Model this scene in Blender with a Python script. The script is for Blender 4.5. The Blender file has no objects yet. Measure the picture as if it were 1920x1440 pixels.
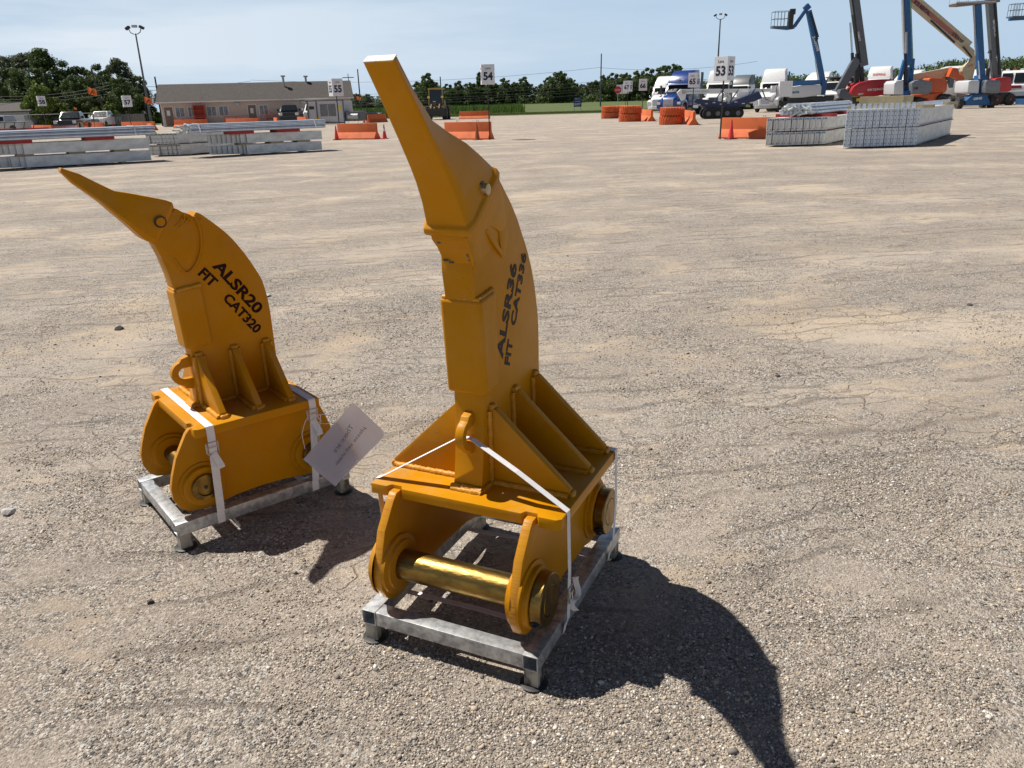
import bpy, math, random
import numpy as np
from mathutils import Vector, Matrix
random.seed(7); rng=np.random.default_rng(7)
C=bpy.context.scene
COL=C.collection
R=math.radians
# ------------------------------------------------ camera, sky, sun, exposure
FPX,PITCH,ROLL,CAMH=1456.2,R(19.97),R(-1.64),1.65
fw=Vector((0,math.cos(PITCH),-math.sin(PITCH))); rt0=Vector((1,0,0)); up0=rt0.cross(fw)
rt=rt0*math.cos(ROLL)+up0*math.sin(ROLL); up=up0*math.cos(ROLL)-rt0*math.sin(ROLL)
cam=bpy.data.cameras.new('camera'); cam.sensor_width=36; cam.lens=FPX/1920*36; cam.clip_end=6000; cam.clip_start=.05
camo=bpy.data.objects.new('camera',cam); COL.objects.link(camo)
camo.matrix_world=Matrix(((rt.x,up.x,-fw.x,0),(rt.y,up.y,-fw.y,0),(rt.z,up.z,-fw.z,CAMH),(0,0,0,1)))
C.camera=camo
def ray(px,py): return rt*((px-960)/FPX)+up*((720-py)/FPX)+fw
def gnd(px,py,z=0):
    d=ray(px,py); t=(z-CAMH)/d.z; return Vector((0,0,CAMH))+d*t
def at(px,py,Y):
    d=ray(px,py); return Vector((0,0,CAMH))+d*(Y/d.y)
def gx(px,Y):            # ground point under the column px at distance Y
    row=190+ 1.65*FPX/Y
    for _ in range(6):
        p=at(px,row,Y); row+= p.z*FPX/Y
    return Vector((p.x,Y,0))
SUN_AZ,SUN_EL=153.75,58.25
sd=Vector((math.cos(R(SUN_AZ))*math.cos(R(SUN_EL)),math.sin(R(SUN_AZ))*math.cos(R(SUN_EL)),math.sin(R(SUN_EL))))
W=bpy.data.worlds.new('World'); C.world=W; W.use_nodes=True
nt=W.node_tree; bg=nt.nodes['Background']; sky=nt.nodes.new('ShaderNodeTexSky'); sky.sky_type='NISHITA'; sky.sun_disc=False
sky.sun_elevation=R(SUN_EL); sky.sun_rotation=R((90-SUN_AZ)%360); sky.air_density=.55; sky.dust_density=.4; sky.ozone_density=1.5
tc=nt.nodes.new('ShaderNodeTexCoord'); mp=nt.nodes.new('ShaderNodeMapping'); mp.inputs['Scale'].default_value=(1.1,1.1,9)
mp.inputs['Rotation'].default_value=(0,.10,0)
nz=nt.nodes.new('ShaderNodeTexNoise'); nz.inputs['Scale'].default_value=1.6; nz.inputs['Detail'].default_value=8; nz.inputs['Roughness'].default_value=.55
cr=nt.nodes.new('ShaderNodeMapRange'); cr.inputs[1].default_value=.40; cr.inputs[2].default_value=.62; cr.inputs[3].default_value=0; cr.inputs[4].default_value=.9
# thin cirrus lies in the western (left) part of the sky
sx=nt.nodes.new('ShaderNodeSeparateXYZ'); mr=nt.nodes.new('ShaderNodeMapRange'); mr.inputs[1].default_value=.35; mr.inputs[2].default_value=-.5; mr.inputs[3].default_value=.08; mr.inputs[4].default_value=1.
mu=nt.nodes.new('ShaderNodeMath'); mu.operation='MULTIPLY'
mx=nt.nodes.new('ShaderNodeMixRGB'); mx.inputs[2].default_value=(12.8,14.0,15.2,1)
L=nt.links.new
L(tc.outputs['Generated'],mp.inputs[0]); L(mp.outputs[0],nz.inputs[0]); L(nz.outputs[0],cr.inputs[0]); L(tc.outputs['Generated'],sx.inputs[0]); L(sx.outputs[0],mr.inputs[0])
L(cr.outputs[0],mu.inputs[0]); L(mr.outputs[0],mu.inputs[1]); mk=nt.nodes.new('ShaderNodeMath'); mk.operation='MULTIPLY'; L(mu.outputs[0],mk.inputs[0]); L(mk.outputs[0],mx.inputs[0]); 
# pale summer haze low in the sky, deeper blue overhead
sz=nt.nodes.new('ShaderNodeSeparateXYZ'); L(tc.outputs['Generated'],sz.inputs[0]); hz=nt.nodes.new('ShaderNodeMapRange'); hz.interpolation_type='SMOOTHSTEP'; hz.inputs[1].default_value=.19; hz.inputs[2].default_value=.30; hz.inputs[3].default_value=1; hz.inputs[4].default_value=0
L(sz.outputs[2],hz.inputs[0]); L(hz.outputs[0],mk.inputs[1]); hm=nt.nodes.new('ShaderNodeMixRGB'); hm.inputs[2].default_value=(7.7,10.1,12.7,1); L(hz.outputs[0],hm.inputs[0]); L(sky.outputs[0],hm.inputs[1]); L(hm.outputs[0],mx.inputs[1]); L(mx.outputs[0],bg.inputs[0])
bg.inputs[1].default_value=.05
su=bpy.data.lights.new('sun','SUN'); su.energy=5.0; su.angle=R(.53); su.color=(1,.955,.88)
suo=bpy.data.objects.new('sun',su); COL.objects.link(suo); suo.rotation_euler=sd.to_track_quat('Z','Y').to_euler()
C.view_settings.view_transform='Standard'; C.view_settings.look='None'; C.view_settings.gamma=1; C.view_settings.exposure=0.30
C.render.engine='CYCLES'; C.cycles.max_bounces=6; C.cycles.transparent_max_bounces=6
# ------------------------------------------------ materials
class NT:
    def __init__(s,m): s.t=m.node_tree; s.b=s.t.nodes['Principled BSDF']
    def n(s,k,**kw):
        x=s.t.nodes.new('ShaderNode'+k)
        for a,v in kw.items():
            if a.startswith('i_'): 
                key=a[2:]; key=int(key) if key.isdigit() else key
                x.inputs[key].default_value=v
            else: setattr(x,a,v)
        return x
    def l(s,a,b): s.t.links.new(a,b)
MATS={}
def rgb(c): return (c[0],c[1],c[2],1)
def mat(name,c,rough=.5,metal=0.,var=.12,scale=6.,c2=None,bump=0.,bscale=60.,spec=.5,coat=0.,alpha=1.,stretch=None,lo=.35,hi=.65):
    if name in MATS: return MATS[name]
    m=bpy.data.materials.new(name); m.use_nodes=True; t=NT(m); b=t.b
    b.inputs['Roughness'].default_value=rough; b.inputs['Metallic'].default_value=metal; b.inputs['Specular IOR Level'].default_value=spec
    b.inputs['Coat Weight'].default_value=coat; b.inputs['Coat Roughness'].default_value=.12
    tc=t.n('TexCoord'); src=tc.outputs['Object']
    if stretch:
        mp=t.n('Mapping',i_Scale=stretch); t.l(src,mp.inputs[0]); src=mp.outputs[0]
    nz=t.n('TexNoise',i_Scale=scale,i_Detail=5.,i_Roughness=.6); t.l(src,nz.inputs[0])
    mr=t.n('MapRange',i_1=lo,i_2=hi); t.l(nz.outputs[0],mr.inputs[0])
    if c2 is None: c2=tuple(max(0,x*(1-2*var)) for x in c)
    mx=t.n('MixRGB'); mx.inputs[1].default_value=rgb(c); mx.inputs[2].default_value=rgb(c2); t.l(mr.outputs[0],mx.inputs[0]); t.l(mx.outputs[0],b.inputs['Base Color'])
    rr=t.n('MapRange',i_3=max(.02,rough-.08),i_4=min(1,rough+.12)); t.l(nz.outputs[0],rr.inputs[0]); t.l(rr.outputs[0],b.inputs['Roughness'])
    if bump:
        n2=t.n('TexNoise',i_Scale=bscale,i_Detail=3.); t.l(src,n2.inputs[0]); bp=t.n('Bump',i_Strength=1.,i_Distance=bump); t.l(n2.outputs[0],bp.inputs['Height']); t.l(bp.outputs[0],b.inputs['Normal'])
    MATS[name]=m; return m
YEL=mat('yellow_paint',(.55,.232,.0008),.38,c2=(.49,.198,.0008),scale=3,bump=.0006,bscale=45,spec=.14)
def weather(m):
    t=NT(m); b=t.b; old=b.inputs['Base Color'].links[0].from_socket; tc=t.n('TexCoord').outputs['Object']
    n1=t.n('TexNoise',i_Scale=5.,i_Detail=7.,i_Roughness=.65); t.l(tc,n1.inputs[0]); r1=t.n('MapRange',i_1=.48,i_2=.72,i_3=0,i_4=.42); t.l(n1.outputs[0],r1.inputs[0])
    g=t.n('NewGeometry'); sx=t.n('SeparateXYZ'); t.l(g.outputs['Normal'],sx.inputs[0]); ru=t.n('MapRange',i_1=.2,i_2=.9,i_3=.30,i_4=1.); t.l(sx.outputs[2],ru.inputs[0]); mm=t.n('Math',operation='MULTIPLY'); t.l(r1.outputs[0],mm.inputs[0]); t.l(ru.outputs[0],mm.inputs[1])
    m1=t.n('MixRGB'); m1.inputs[2].default_value=(.46,.35,.20,1); t.l(mm.outputs[0],m1.inputs[0]); t.l(old,m1.inputs[1])
    n2=t.n('TexNoise',i_Scale=38.,i_Detail=5.,i_Roughness=.7); t.l(tc,n2.inputs[0]); r2=t.n('MapRange',i_1=.69,i_2=.72,i_3=0,i_4=.8); t.l(n2.outputs[0],r2.inputs[0]); m2=t.n('MixRGB'); m2.inputs[2].default_value=(.10,.06,.03,1); t.l(r2.outputs[0],m2.inputs[0]); t.l(m1.outputs[0],m2.inputs[1])
    mp=t.n('Mapping',i_Scale=(1,1,.06)); t.l(tc,mp.inputs[0]); n3=t.n('TexNoise',i_Scale=60.,i_Detail=3.); t.l(mp.outputs[0],n3.inputs[0]); r3=t.n('MapRange',i_1=.60,i_2=.75,i_3=0,i_4=.14); t.l(n3.outputs[0],r3.inputs[0]); m3=t.n('MixRGB'); m3.inputs[2].default_value=(.30,.12,.01,1); t.l(r3.outputs[0],m3.inputs[0]); t.l(m2.outputs[0],m3.inputs[1]); t.l(m3.outputs[0],b.inputs['Base Color'])
weather(YEL)
WELD=mat('yellow_weld',(.62,.285,.02),.42,c2=(.52,.22,.006),scale=30,bump=.0025,bscale=120,spec=.4)
CUT=mat('torch_cut_edge',(.58,.245,.006),.35,c2=(.40,.155,.006),scale=30,stretch=(.15,.15,9),lo=.45,hi=.7,bump=.0012,bscale=20)
PIN=mat('zinc_pin',(.30,.19,.05),.36,metal=1.,c2=(.13,.085,.03),scale=12,stretch=(.8,2.,2.),bump=.0014,bscale=38,lo=.42,hi=.68)
DRK=mat('black_steel',(.03,.027,.025),.45,c2=(.012,.012,.012),scale=20)
GALV=mat('galvanized_steel',(.58,.59,.59),.38,metal=.55,c2=(.27,.275,.28),scale=34,stretch=(1,1,1),lo=.38,hi=.66,bump=.0003,bscale=90)
GALVD=mat('worn_galvanized_leg',(.40,.37,.31),.6,metal=.2,c2=(.05,.045,.04),scale=26,stretch=(1,1,.3),lo=.44,hi=.60)
STRAP=mat('white_strap',(.82,.80,.80),.7,var=.05,scale=40,bump=.0006,bscale=400)
INK=mat('dark_stencil',(.030,.012,.010),.8,var=.1,spec=.1)
INKG=mat('grey_stencil',(.080,.070,.062),.85,var=.1,spec=.1)
PAPER=mat('white_paper',(.86,.85,.87),.8,var=.04,scale=8); 
RUBB=mat('black_rubber',(.02,.02,.02),.85,var=.2)
# ------------------------------------------------ mesh builder
class MB:
    def __init__(s): s.v=[]; s.f=[]; s.mi=[]; s.m=0; s.X=None
    def _add(s,vs,fs):
        o=len(s.v)
        if s.X is not None: vs=[tuple(s.X@Vector(v)) for v in vs]
        s.v+= [tuple(v) for v in vs]; s.f+=[tuple(i+o for i in f) for f in fs]; s.mi+=[s.m]*len(fs); return s
    def box(s,c,d,rz=0,M=None):
        x,y,z=[a/2 for a in d]; c=Vector(c); rot=Matrix.Rotation(rz,3,'Z') if M is None else M
        vs=[c+rot@Vector((sx*x,sy*y,sz*z)) for sx in(-1,1) for sy in(-1,1) for sz in(-1,1)]
        return s._add(vs,[(0,1,3,2),(4,6,7,5),(0,4,5,1),(2,3,7,6),(0,2,6,4),(1,5,7,3)])
    def cube(s,a,b): return s.box([(p+q)/2 for p,q in zip(a,b)],[abs(q-p) for p,q in zip(a,b)])
    def bar(s,p,q,w,h,up=(0,0,1),w2=None,h2=None):
        p=Vector(p);q=Vector(q); d=(q-p).normalized(); u=Vector(up); sd_=d.cross(u)
        if sd_.length<1e-4: sd_=d.cross(Vector((1,0,0)))
        sd_.normalize(); u=sd_.cross(d); w2=w2 or w; h2=h2 or h
        vs=[]
        for P,a,b in((p,w,h),(q,w2,h2)):
            vs+=[P+sd_*a/2*i+u*b/2*j for i,j in((-1,-1),(1,-1),(1,1),(-1,1))]
        return s._add(vs,[(0,1,2,3),(7,6,5,4),(0,4,5,1),(1,5,6,2),(2,6,7,3),(3,7,4,0)])
    def tube(s,p,q,r,r2=None,n=10,caps=True):
        p=Vector(p);q=Vector(q); d=(q-p).normalized(); a=d.cross(Vector((0,0,1)))
        if a.length<1e-3: a=d.cross(Vector((1,0,0)))
        a.normalize(); b=d.cross(a); r2=r if r2 is None else r2
        vs=[p+(a*math.cos(t)+b*math.sin(t))*r for t in [2*math.pi*i/n for i in range(n)]]+[q+(a*math.cos(t)+b*math.sin(t))*r2 for t in [2*math.pi*i/n for i in range(n)]]
        fs=[(i,(i+1)%n,n+(i+1)%n,n+i) for i in range(n)]
        if caps: fs+=[tuple(range(n))[::-1],tuple(range(n,2*n))]
        return s._add(vs,fs)
    def path(s,pts,r,n=6,closed=False):
        pts=[Vector(p) for p in pts]; m=len(pts); vs=[]; u=None
        for i,p in enumerate(pts):
            a=pts[(i-1)%m] if closed or i>0 else p; b=pts[(i+1)%m] if closed or i<m-1 else p
            d=(b-a).normalized(); u=(u-d*u.dot(d)) if i else d.cross(Vector((.31,.17,.93)))
            u.normalize(); w=d.cross(u); rr=r[i] if isinstance(r,(list,tuple)) else r
            vs+=[p+(u*math.cos(2*math.pi*k/n)+w*math.sin(2*math.pi*k/n))*rr for k in range(n)]
        fs=[]
        for i in range(m if closed else m-1):
            j=(i+1)%m; fs+=[(i*n+k,i*n+(k+1)%n,j*n+(k+1)%n,j*n+k) for k in range(n)]
        if not closed: fs+=[tuple(range(n))[::-1],tuple(range((m-1)*n,m*n))]
        return s._add(vs,fs)
    def prism(s,poly,ax,a,b):
        def P(u,v,w): return {'x':(w,u,v),'y':(u,w,v),'z':(u,v,w)}[ax]
        n=len(poly); vs=[P(u,v,a) for u,v in poly]+[P(u,v,b) for u,v in poly]
        return s._add(vs,[tuple(range(n))[::-1],tuple(range(n,2*n))]+[(i,(i+1)%n,n+(i+1)%n,n+i) for i in range(n)])
    def loft(s,rings,caps=True,closed=True):
        n=len(rings[0]); vs=[p for r in rings for p in r]; fs=[]
        for i in range(len(rings)-1):
            for k in range(n if closed else n-1): fs.append((i*n+k,i*n+(k+1)%n,(i+1)*n+(k+1)%n,(i+1)*n+k))
        if caps: fs+=[tuple(range(n))[::-1],tuple(range((len(rings)-1)*n,len(rings)*n))]
        return s._add(vs,fs)
    def lathe(s,prof,o,ax='x',n=24,caps=True):
        o=Vector(o); rings=[]
        for h,r in prof:
            rg=[]
            for i in range(n):
                t=2*math.pi*i/n; c,d=r*math.cos(t),r*math.sin(t)
                rg.append(o+Vector({'x':(h,c,d),'y':(c,h,d),'z':(c,d,h)}[ax]))
            rings.append(rg)
        return s.loft(rings,caps)
    def sph(s,c,r,n=10,m=6,sc=(1,1,1)):
        rings=[[Vector(c)+Vector((r*sc[0]*math.sin(p)*math.cos(t),r*sc[1]*math.sin(p)*math.sin(t),r*sc[2]*math.cos(p))) for t in [2*math.pi*i/n for i in range(n)]] for p in [math.pi*(j+.02)/(m+.04) for j in range(m+1)]]
        return s.loft(rings)
    def build(s,name,mats,parent=None,smooth=None,bevel=0,label=None,recalc=True):
        me=bpy.data.meshes.new(name); me.from_pydata(s.v,[],s.f); mats=mats if isinstance(mats,(list,tuple)) else [mats]
        for m in mats: me.materials.append(m)
        if len(mats)>1: me.polygons.foreach_set('material_index',s.mi)
        if recalc:
            import bmesh
            bm=bmesh.new(); bm.from_mesh(me); bmesh.ops.recalc_face_normals(bm,faces=bm.faces)
            if bevel: 
                es=[e for e in bm.edges if len(e.link_faces)==2 and e.calc_face_angle(0)>R(28)]
                try: bmesh.ops.bevel(bm,geom=es,offset=bevel,segments=2,profile=.6,affect='EDGES',clamp_overlap=True)
                except Exception: pass
            bm.to_mesh(me); bm.free()
        if smooth:
            me.polygons.foreach_set('use_smooth',[True]*len(me.polygons))
            try: me.set_sharp_from_angle(angle=R(smooth if smooth>1 else 35))
            except Exception: pass
        o=bpy.data.objects.new(name,me); COL.objects.link(o)
        if parent: o.parent=parent
        if label: o['label']=label
        return o
def thing(name,label,cat,loc=(0,0,0),rz=0,group=None):
    o=bpy.data.objects.new(name,None); COL.objects.link(o); o.location=loc; o.rotation_euler=(0,0,rz); o.empty_display_size=.2
    o['label']=label; o['category']=cat
    if group: o['group']=group
    return o
def tag(o,label=None,cat=None,group=None,kind=None):
    if label: o['label']=label
    if cat: o['category']=cat
    if group: o['group']=group
    if kind: o['kind']=kind
    return o
KIDS={}
def kids(o): return [c for c in bpy.data.objects if c.parent==o]
def dup(o,loc=None,rz=None,label=None,group=None,parent=None,_k=None):
    c=o.copy(); COL.objects.link(c); c.parent=parent
    for ch in kids(o): dup(ch,parent=c)
    if loc is not None: c.location=loc
    if rz is not None: c.rotation_euler[2]=rz
    if label: c['label']=label
    if group: c['group']=group
    return c
def text(s,size,M,m,parent,name='lettering',off=0.,extr=.0012,align='LEFT',sx=1.,shear=0.,fit=None,alignY='BOTTOM_BASELINE'):
    cu=bpy.data.curves.new('t','FONT'); cu.body=s; cu.size=size; cu.extrude=extr; cu.offset=off; cu.align_x=align; cu.shear=shear; cu.resolution_u=3
    ob=bpy.data.objects.new('t',cu); COL.objects.link(ob); dg=bpy.context.evaluated_depsgraph_get()
    me=bpy.data.meshes.new_from_object(ob.evaluated_get(dg)); bpy.data.objects.remove(ob); bpy.data.curves.remove(cu)
    co=np.empty(len(me.vertices)*3); me.vertices.foreach_get('co',co); co=co.reshape(-1,3)
    if fit:
        w=co[:,0].max()-co[:,0].min(); h=co[:,1].max()-co[:,1].min()
        co[:,0]=(co[:,0]-co[:,0].min())*fit[0]/w; co[:,1]=(co[:,1]-co[:,1].min())*fit[1]/h
        if align=='CENTER': co[:,0]-=fit[0]/2
    else: co[:,0]*=sx
    me.vertices.foreach_set('co',co.ravel()); me.transform(M); me.materials.clear(); me.materials.append(m); me.name=name
    o=bpy.data.objects.new(name,me); COL.objects.link(o); o.parent=parent
    return o
def frameM(o,xd,yd):
    xd=Vector(xd).normalized(); yd=Vector(yd); yd=(yd-xd*yd.dot(xd)).normalized(); z=xd.cross(yd); o=Vector(o)
    return Matrix(((xd.x,yd.x,z.x,o.x),(xd.y,yd.y,z.y,o.y),(xd.z,yd.z,z.z,o.z),(0,0,0,1)))
# ------------------------------------------------ the setting: gravel yard, grass, trees
def vnoise(x,y,f,seed=0):
    x=np.asarray(x)*f; y=np.asarray(y)*f; xi=np.floor(x).astype(np.int64); yi=np.floor(y).astype(np.int64); fx=x-xi; fy=y-yi
    def h(a,b):
        n=(a*374761393+b*668265263+seed*1442695041)&0xffffffff; n=((n^(n>>13))*1274126177)&0xffffffff; return ((n^(n>>16))&0xffff)/65535.
    sx=fx*fx*(3-2*fx); sy=fy*fy*(3-2*fy)
    return (h(xi,yi)*(1-sx)+h(xi+1,yi)*sx)*(1-sy)+(h(xi,yi+1)*(1-sx)+h(xi+1,yi+1)*sx)*sy
def rise(y): return 1.3*np.clip((y-106)/220.,0,1)**1.0
def hgt(x,y):
    near=np.clip((16-np.hypot(x,y))/8,0,1)
    z=.010*(vnoise(x,y,.9,1)-.5)+.006*(vnoise(x,y,3.1,2)-.5)
    w=x*.35+y*1.0+.35*vnoise(x,y,1.1,3)+.12*vnoise(x,y,3.3,8)
    rid=np.sin(w*2*math.pi*5.2); rid=np.where(rid>0,rid**.6,-(-rid)**.9)
    mask=np.clip((vnoise(x,y,.55,4)-.45)*4,0,1)*np.clip((vnoise(x,y,2.3,5)-.35)*3,0,1)
    z=z+.0035*rid*mask+.004*(vnoise(x,y,9,6)-.5)
    return z*near
def axis(lo,hi,st,far0,far1,k=1.13):
    a=list(np.arange(lo,hi,st)); d=st; x=a[-1]
    while x<far1: d*=k; x+=d; a.append(x)
    d=st; x=a[0]
    while x>far0: d*=k; x-=d; a.insert(0,x)
    return np.array(a)
def grid_obj(name,xs,ys,zf,m,smooth=True):
    X,Y=np.meshgrid(xs,ys); Z=zf(X,Y); v=np.stack([X,Y,Z],-1).reshape(-1,3); nx,ny=len(xs),len(ys)
    i=np.arange(nx*ny).reshape(ny,nx); q=np.stack([i[:-1,:-1],i[:-1,1:],i[1:,1:],i[1:,:-1]],-1).reshape(-1,4)
    return np_mesh(name,v,q,m,smooth)
def np_mesh(name,v,q,m,smooth=False):
    me=bpy.data.meshes.new(name); k=q.shape[1]; me.vertices.add(len(v)); me.vertices.foreach_set('co',v.astype(np.float32).ravel())
    me.loops.add(q.size); me.loops.foreach_set('vertex_index',q.astype(np.int32).ravel()); me.polygons.add(len(q))
    me.polygons.foreach_set('loop_start',np.arange(0,q.size,k,dtype=np.int32)); me.update(calc_edges=True)
    if smooth: me.polygons.foreach_set('use_smooth',[True]*len(q))
    me.materials.append(m); o=bpy.data.objects.new(name,me); COL.objects.link(o); return o
def gravel_mat():
    m=bpy.data.materials.new('gravel_ground'); m.use_nodes=True; t=NT(m); b=t.b; b.inputs['Roughness'].default_value=.9; b.inputs['Specular IOR Level'].default_value=.25
    tc=t.n('TexCoord').outputs['Object']
    def noise(sc,det=4,map_=None,rough=.55,dist=0.):
        s=tc
        if map_: mp=t.n('Mapping',i_Scale=map_[0]); mp.inputs['Rotation'].default_value=(0,0,map_[1]); t.l(tc,mp.inputs[0]); s=mp.outputs[0]
        n=t.n('TexNoise',i_Scale=sc,i_Detail=det,i_Roughness=rough,i_Distortion=dist); t.l(s,n.inputs[0]); return n.outputs[0]
    def rng_(x,a,b_,c=0.,d=1.,sm=False):
        r=t.n('MapRange',i_1=a,i_2=b_,i_3=c,i_4=d); t.l(x,r.inputs[0]); return r.outputs[0]
    def mix(f,a,b_,mode='MIX'):
        r=t.n('MixRGB',blend_type=mode)
        for i,x in((0,f),(1,a),(2,b_)):
            if hasattr(x,'links'): t.l(x,r.inputs[i])
            elif i==0: r.inputs[0].default_value=x
            else: r.inputs[i].default_value=rgb(x)
        return r.outputs[0]
    def mth(op,a,b_):
        r=t.n('Math',operation=op)
        for i,x in((0,a),(1,b_)):
            if hasattr(x,'links'): t.l(x,r.inputs[i])
            else: r.inputs[i].default_value=x
        return r.outputs[0]
    v1=t.n('TexVoronoi',i_Scale=150.); t.l(tc,v1.inputs[0]); v2=t.n('TexVoronoi',i_Scale=82.); t.l(tc,v2.inputs[0])
    s1=t.n('SeparateColor'); t.l(v1.outputs['Color'],s1.inputs[0]); s2=t.n('SeparateColor'); t.l(v2.outputs['Color'],s2.inputs[0])
    big=noise(.55,5,((1,1,1),0),.6,.8); trk=noise(.5,6,((.28,1.5,1),.28),.62,.5); mid=noise(2.4,6,((.6,1.4,1),-.35),.62,.7); fin=noise(30,5,None,.7); far=noise(.16,5,((.25,1.6,1),.1),.6,.3); sml=noise(7,5,((.7,1.2,1),-.3),.65,.3)
    grey=mix(rng_(fin,.3,.7),(.295,.246,.203),(.465,.392,.322)); tan=mix(rng_(fin,.3,.7),(.44,.346,.248),(.55,.442,.325))
    dust=rng_(mth('ADD',mth('MULTIPLY',big,.38),mth('ADD',mth('MULTIPLY',mid,.30),mth('ADD',mth('MULTIPLY',trk,.10),mth('MULTIPLY',sml,.22)))),.485,.56)
    base=mix(dust,grey,tan)
    base=mix(rng_(trk,.50,.66,0,.32),base,(.52,.45,.38))                    # pale worn wheel lanes
    wr=t.n('TexWave',wave_type='RINGS',rings_direction='Z',i_Scale=.16,i_Distortion=3.5,i_Detail=4.); wr.inputs['Detail Scale'].default_value=.35; m5=t.n('Mapping'); m5.inputs['Location'].default_value=(-9,6,0); t.l(tc,m5.inputs[0]); t.l(m5.outputs[0],wr.inputs[0])
    base=mix(mth('MULTIPLY',rng_(wr.outputs['Fac'],.62,.95),.30),base,(.55,.48,.41)); base=mix(mth('MULTIPLY',rng_(wr.outputs['Fac'],.18,.02),.28),base,(.19,.165,.145))
    base=mix(rng_(far,.38,.56,.45,0),base,(.285,.243,.205))
    peb=mth('MULTIPLY',rng_(dust,0,1,1,.16),rng_(mid,.40,.56,.35,1))          # how much loose stone shows
    pc=t.n('ValToRGB'); e=pc.color_ramp; e.elements[0].position=0; e.elements[0].color=(.05,.044,.038,1); e.elements[1].position=1; e.elements[1].color=(.74,.68,.60,1)
    for p,c in((.25,(.17,.145,.122,1)),(.58,(.37,.315,.262,1)),(.84,(.50,.435,.365,1)),(.92,(.70,.63,.545,1))):
        x=e.elements.new(p); x.color=c
    t.l(s1.outputs[0],pc.inputs[0]); base=mix(mth('MULTIPLY',peb,.82),base,pc.outputs[0])
    pc2=t.n('ValToRGB'); pc2.color_ramp.elements[0].color=(.09,.08,.07,1); pc2.color_ramp.elements[1].color=(.62,.58,.52,1); t.l(s2.outputs[1],pc2.inputs[0])
    m2=mth('MULTIPLY',rng_(peb,.25,.7,0,1),mth('GREATER_THAN',s2.outputs[0],.84)); base=mix(m2,base,pc2.outputs[0])
    wv=t.n('TexWave',wave_type='BANDS',bands_direction='Y',i_Scale=1.15,i_Distortion=7.5,i_Detail=3.); wv.inputs['Detail Scale'].default_value=1.3
    mp=t.n('Mapping',i_Scale=(.55,1,1)); mp.inputs['Rotation'].default_value=(0,0,-.3); t.l(tc,mp.inputs[0]); t.l(mp.outputs[0],wv.inputs[0])
    crack=mth('MULTIPLY',rng_(wv.outputs['Fac'],.0,.09,1,0),rng_(noise(1.3,3),.48,.55))
    # scalloped tyre-lug prints
    ns=t.n('TexNoise',i_Scale=2.2,i_Detail=3.); t.l(tc,ns.inputs[0]); va=t.n('VectorMath',operation='SCALE'); va.inputs['Scale'].default_value=.55; t.l(ns.outputs['Color'],va.inputs[0]); vb=t.n('VectorMath',operation='ADD'); t.l(tc,vb.inputs[0]); t.l(va.outputs[0],vb.inputs[1])
    m3=t.n('Mapping',i_Scale=(1.,2.1,1)); m3.inputs['Rotation'].default_value=(0,0,-.22); t.l(vb.outputs[0],m3.inputs[0]); ve=t.n('TexVoronoi',feature='DISTANCE_TO_EDGE',i_Scale=3.1); ve.inputs['Randomness'].default_value=.75; t.l(m3.outputs[0],ve.inputs[0])
    lug=mth('MULTIPLY',rng_(ve.outputs['Distance'],.008,.032,1,0),mth('MULTIPLY',rng_(noise(.8,3,None,.5,.4),.47,.54),rng_(sml,.40,.50)))
    crack=mth('MAXIMUM',crack,lug)
    base=mix(mth('MULTIPLY',crack,.52),base,(.15,.125,.105))
    t.l(base,b.inputs['Base Color'])
    h=mth('ADD',mth('MULTIPLY',mth('MULTIPLY',rng_(v1.outputs['Distance'],0,.55,1,0),peb),.0065),mth('MULTIPLY',mth('MULTIPLY',rng_(v2.outputs['Distance'],0,.5,1,0),m2),.009))
    h=mth('ADD',h,mth('MULTIPLY',fin,.013)); h=mth('ADD',h,mth('MULTIPLY',noise(110,3,None,.7),.008)); h=mth('ADD',h,mth('MULTIPLY',mid,.014)); h=mth('ADD',h,mth('MULTIPLY',crack,-.007)); h=mth('ADD',h,mth('MULTIPLY',sml,.010))
    bp=t.n('Bump',i_Strength=1.,i_Distance=1.); t.l(h,bp.inputs['Height']); t.l(bp.outputs[0],b.inputs['Normal'])
    return m
GR=gravel_mat()
g=grid_obj('gravel_ground',axis(-5,6.5,.035,-3500,3500,1.12),axis(.6,9,.035,-60,5000,1.10),lambda x,y:hgt(x,y)+rise(y),GR); tag(g,kind='structure')
# loose stones lying on the yard near the camera
STONE=bpy.data.materials.new('loose_stone'); STONE.use_nodes=True; _t=NT(STONE)
_g=_t.n('NewGeometry'); _r=_t.n('ValToRGB'); _e=_r.color_ramp; _e.elements[0].color=(.15,.13,.11,1); _e.elements[1].color=(.80,.74,.66,1)
for p,c in((.35,(.30,.255,.215,1)),(.7,(.45,.385,.32,1)),(.85,(.55,.43,.29,1)),(.9,(.60,.54,.47,1))):
    x=_e.elements.new(p); x.color=c
_t.l(_g.outputs['Random Per Island'],_r.inputs[0]); _n=_t.n('TexNoise',i_Scale=180.); _m=_t.n('MixRGB',blend_type='MULTIPLY',i_0=.5); _q=_t.n('MapRange',i_1=.2,i_2=.8,i_3=.55,i_4=1.2)
_t.l(_n.outputs[0],_q.inputs[0]); _t.l(_r.outputs[0],_m.inputs[1]); _t.l(_q.outputs[0],_m.inputs[2]); _t.l(_m.outputs[0],_t.b.inputs['Base Color']); _t.b.inputs['Roughness'].default_value=.85
PH=(1+5**.5)/2
ICO=np.array([(-1,PH,0),(1,PH,0),(-1,-PH,0),(1,-PH,0),(0,-1,PH),(0,1,PH),(0,-1,-PH),(0,1,-PH),(PH,0,-1),(PH,0,1),(-PH,0,-1),(-PH,0,1)])/math.sqrt(1+PH*PH)
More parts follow.
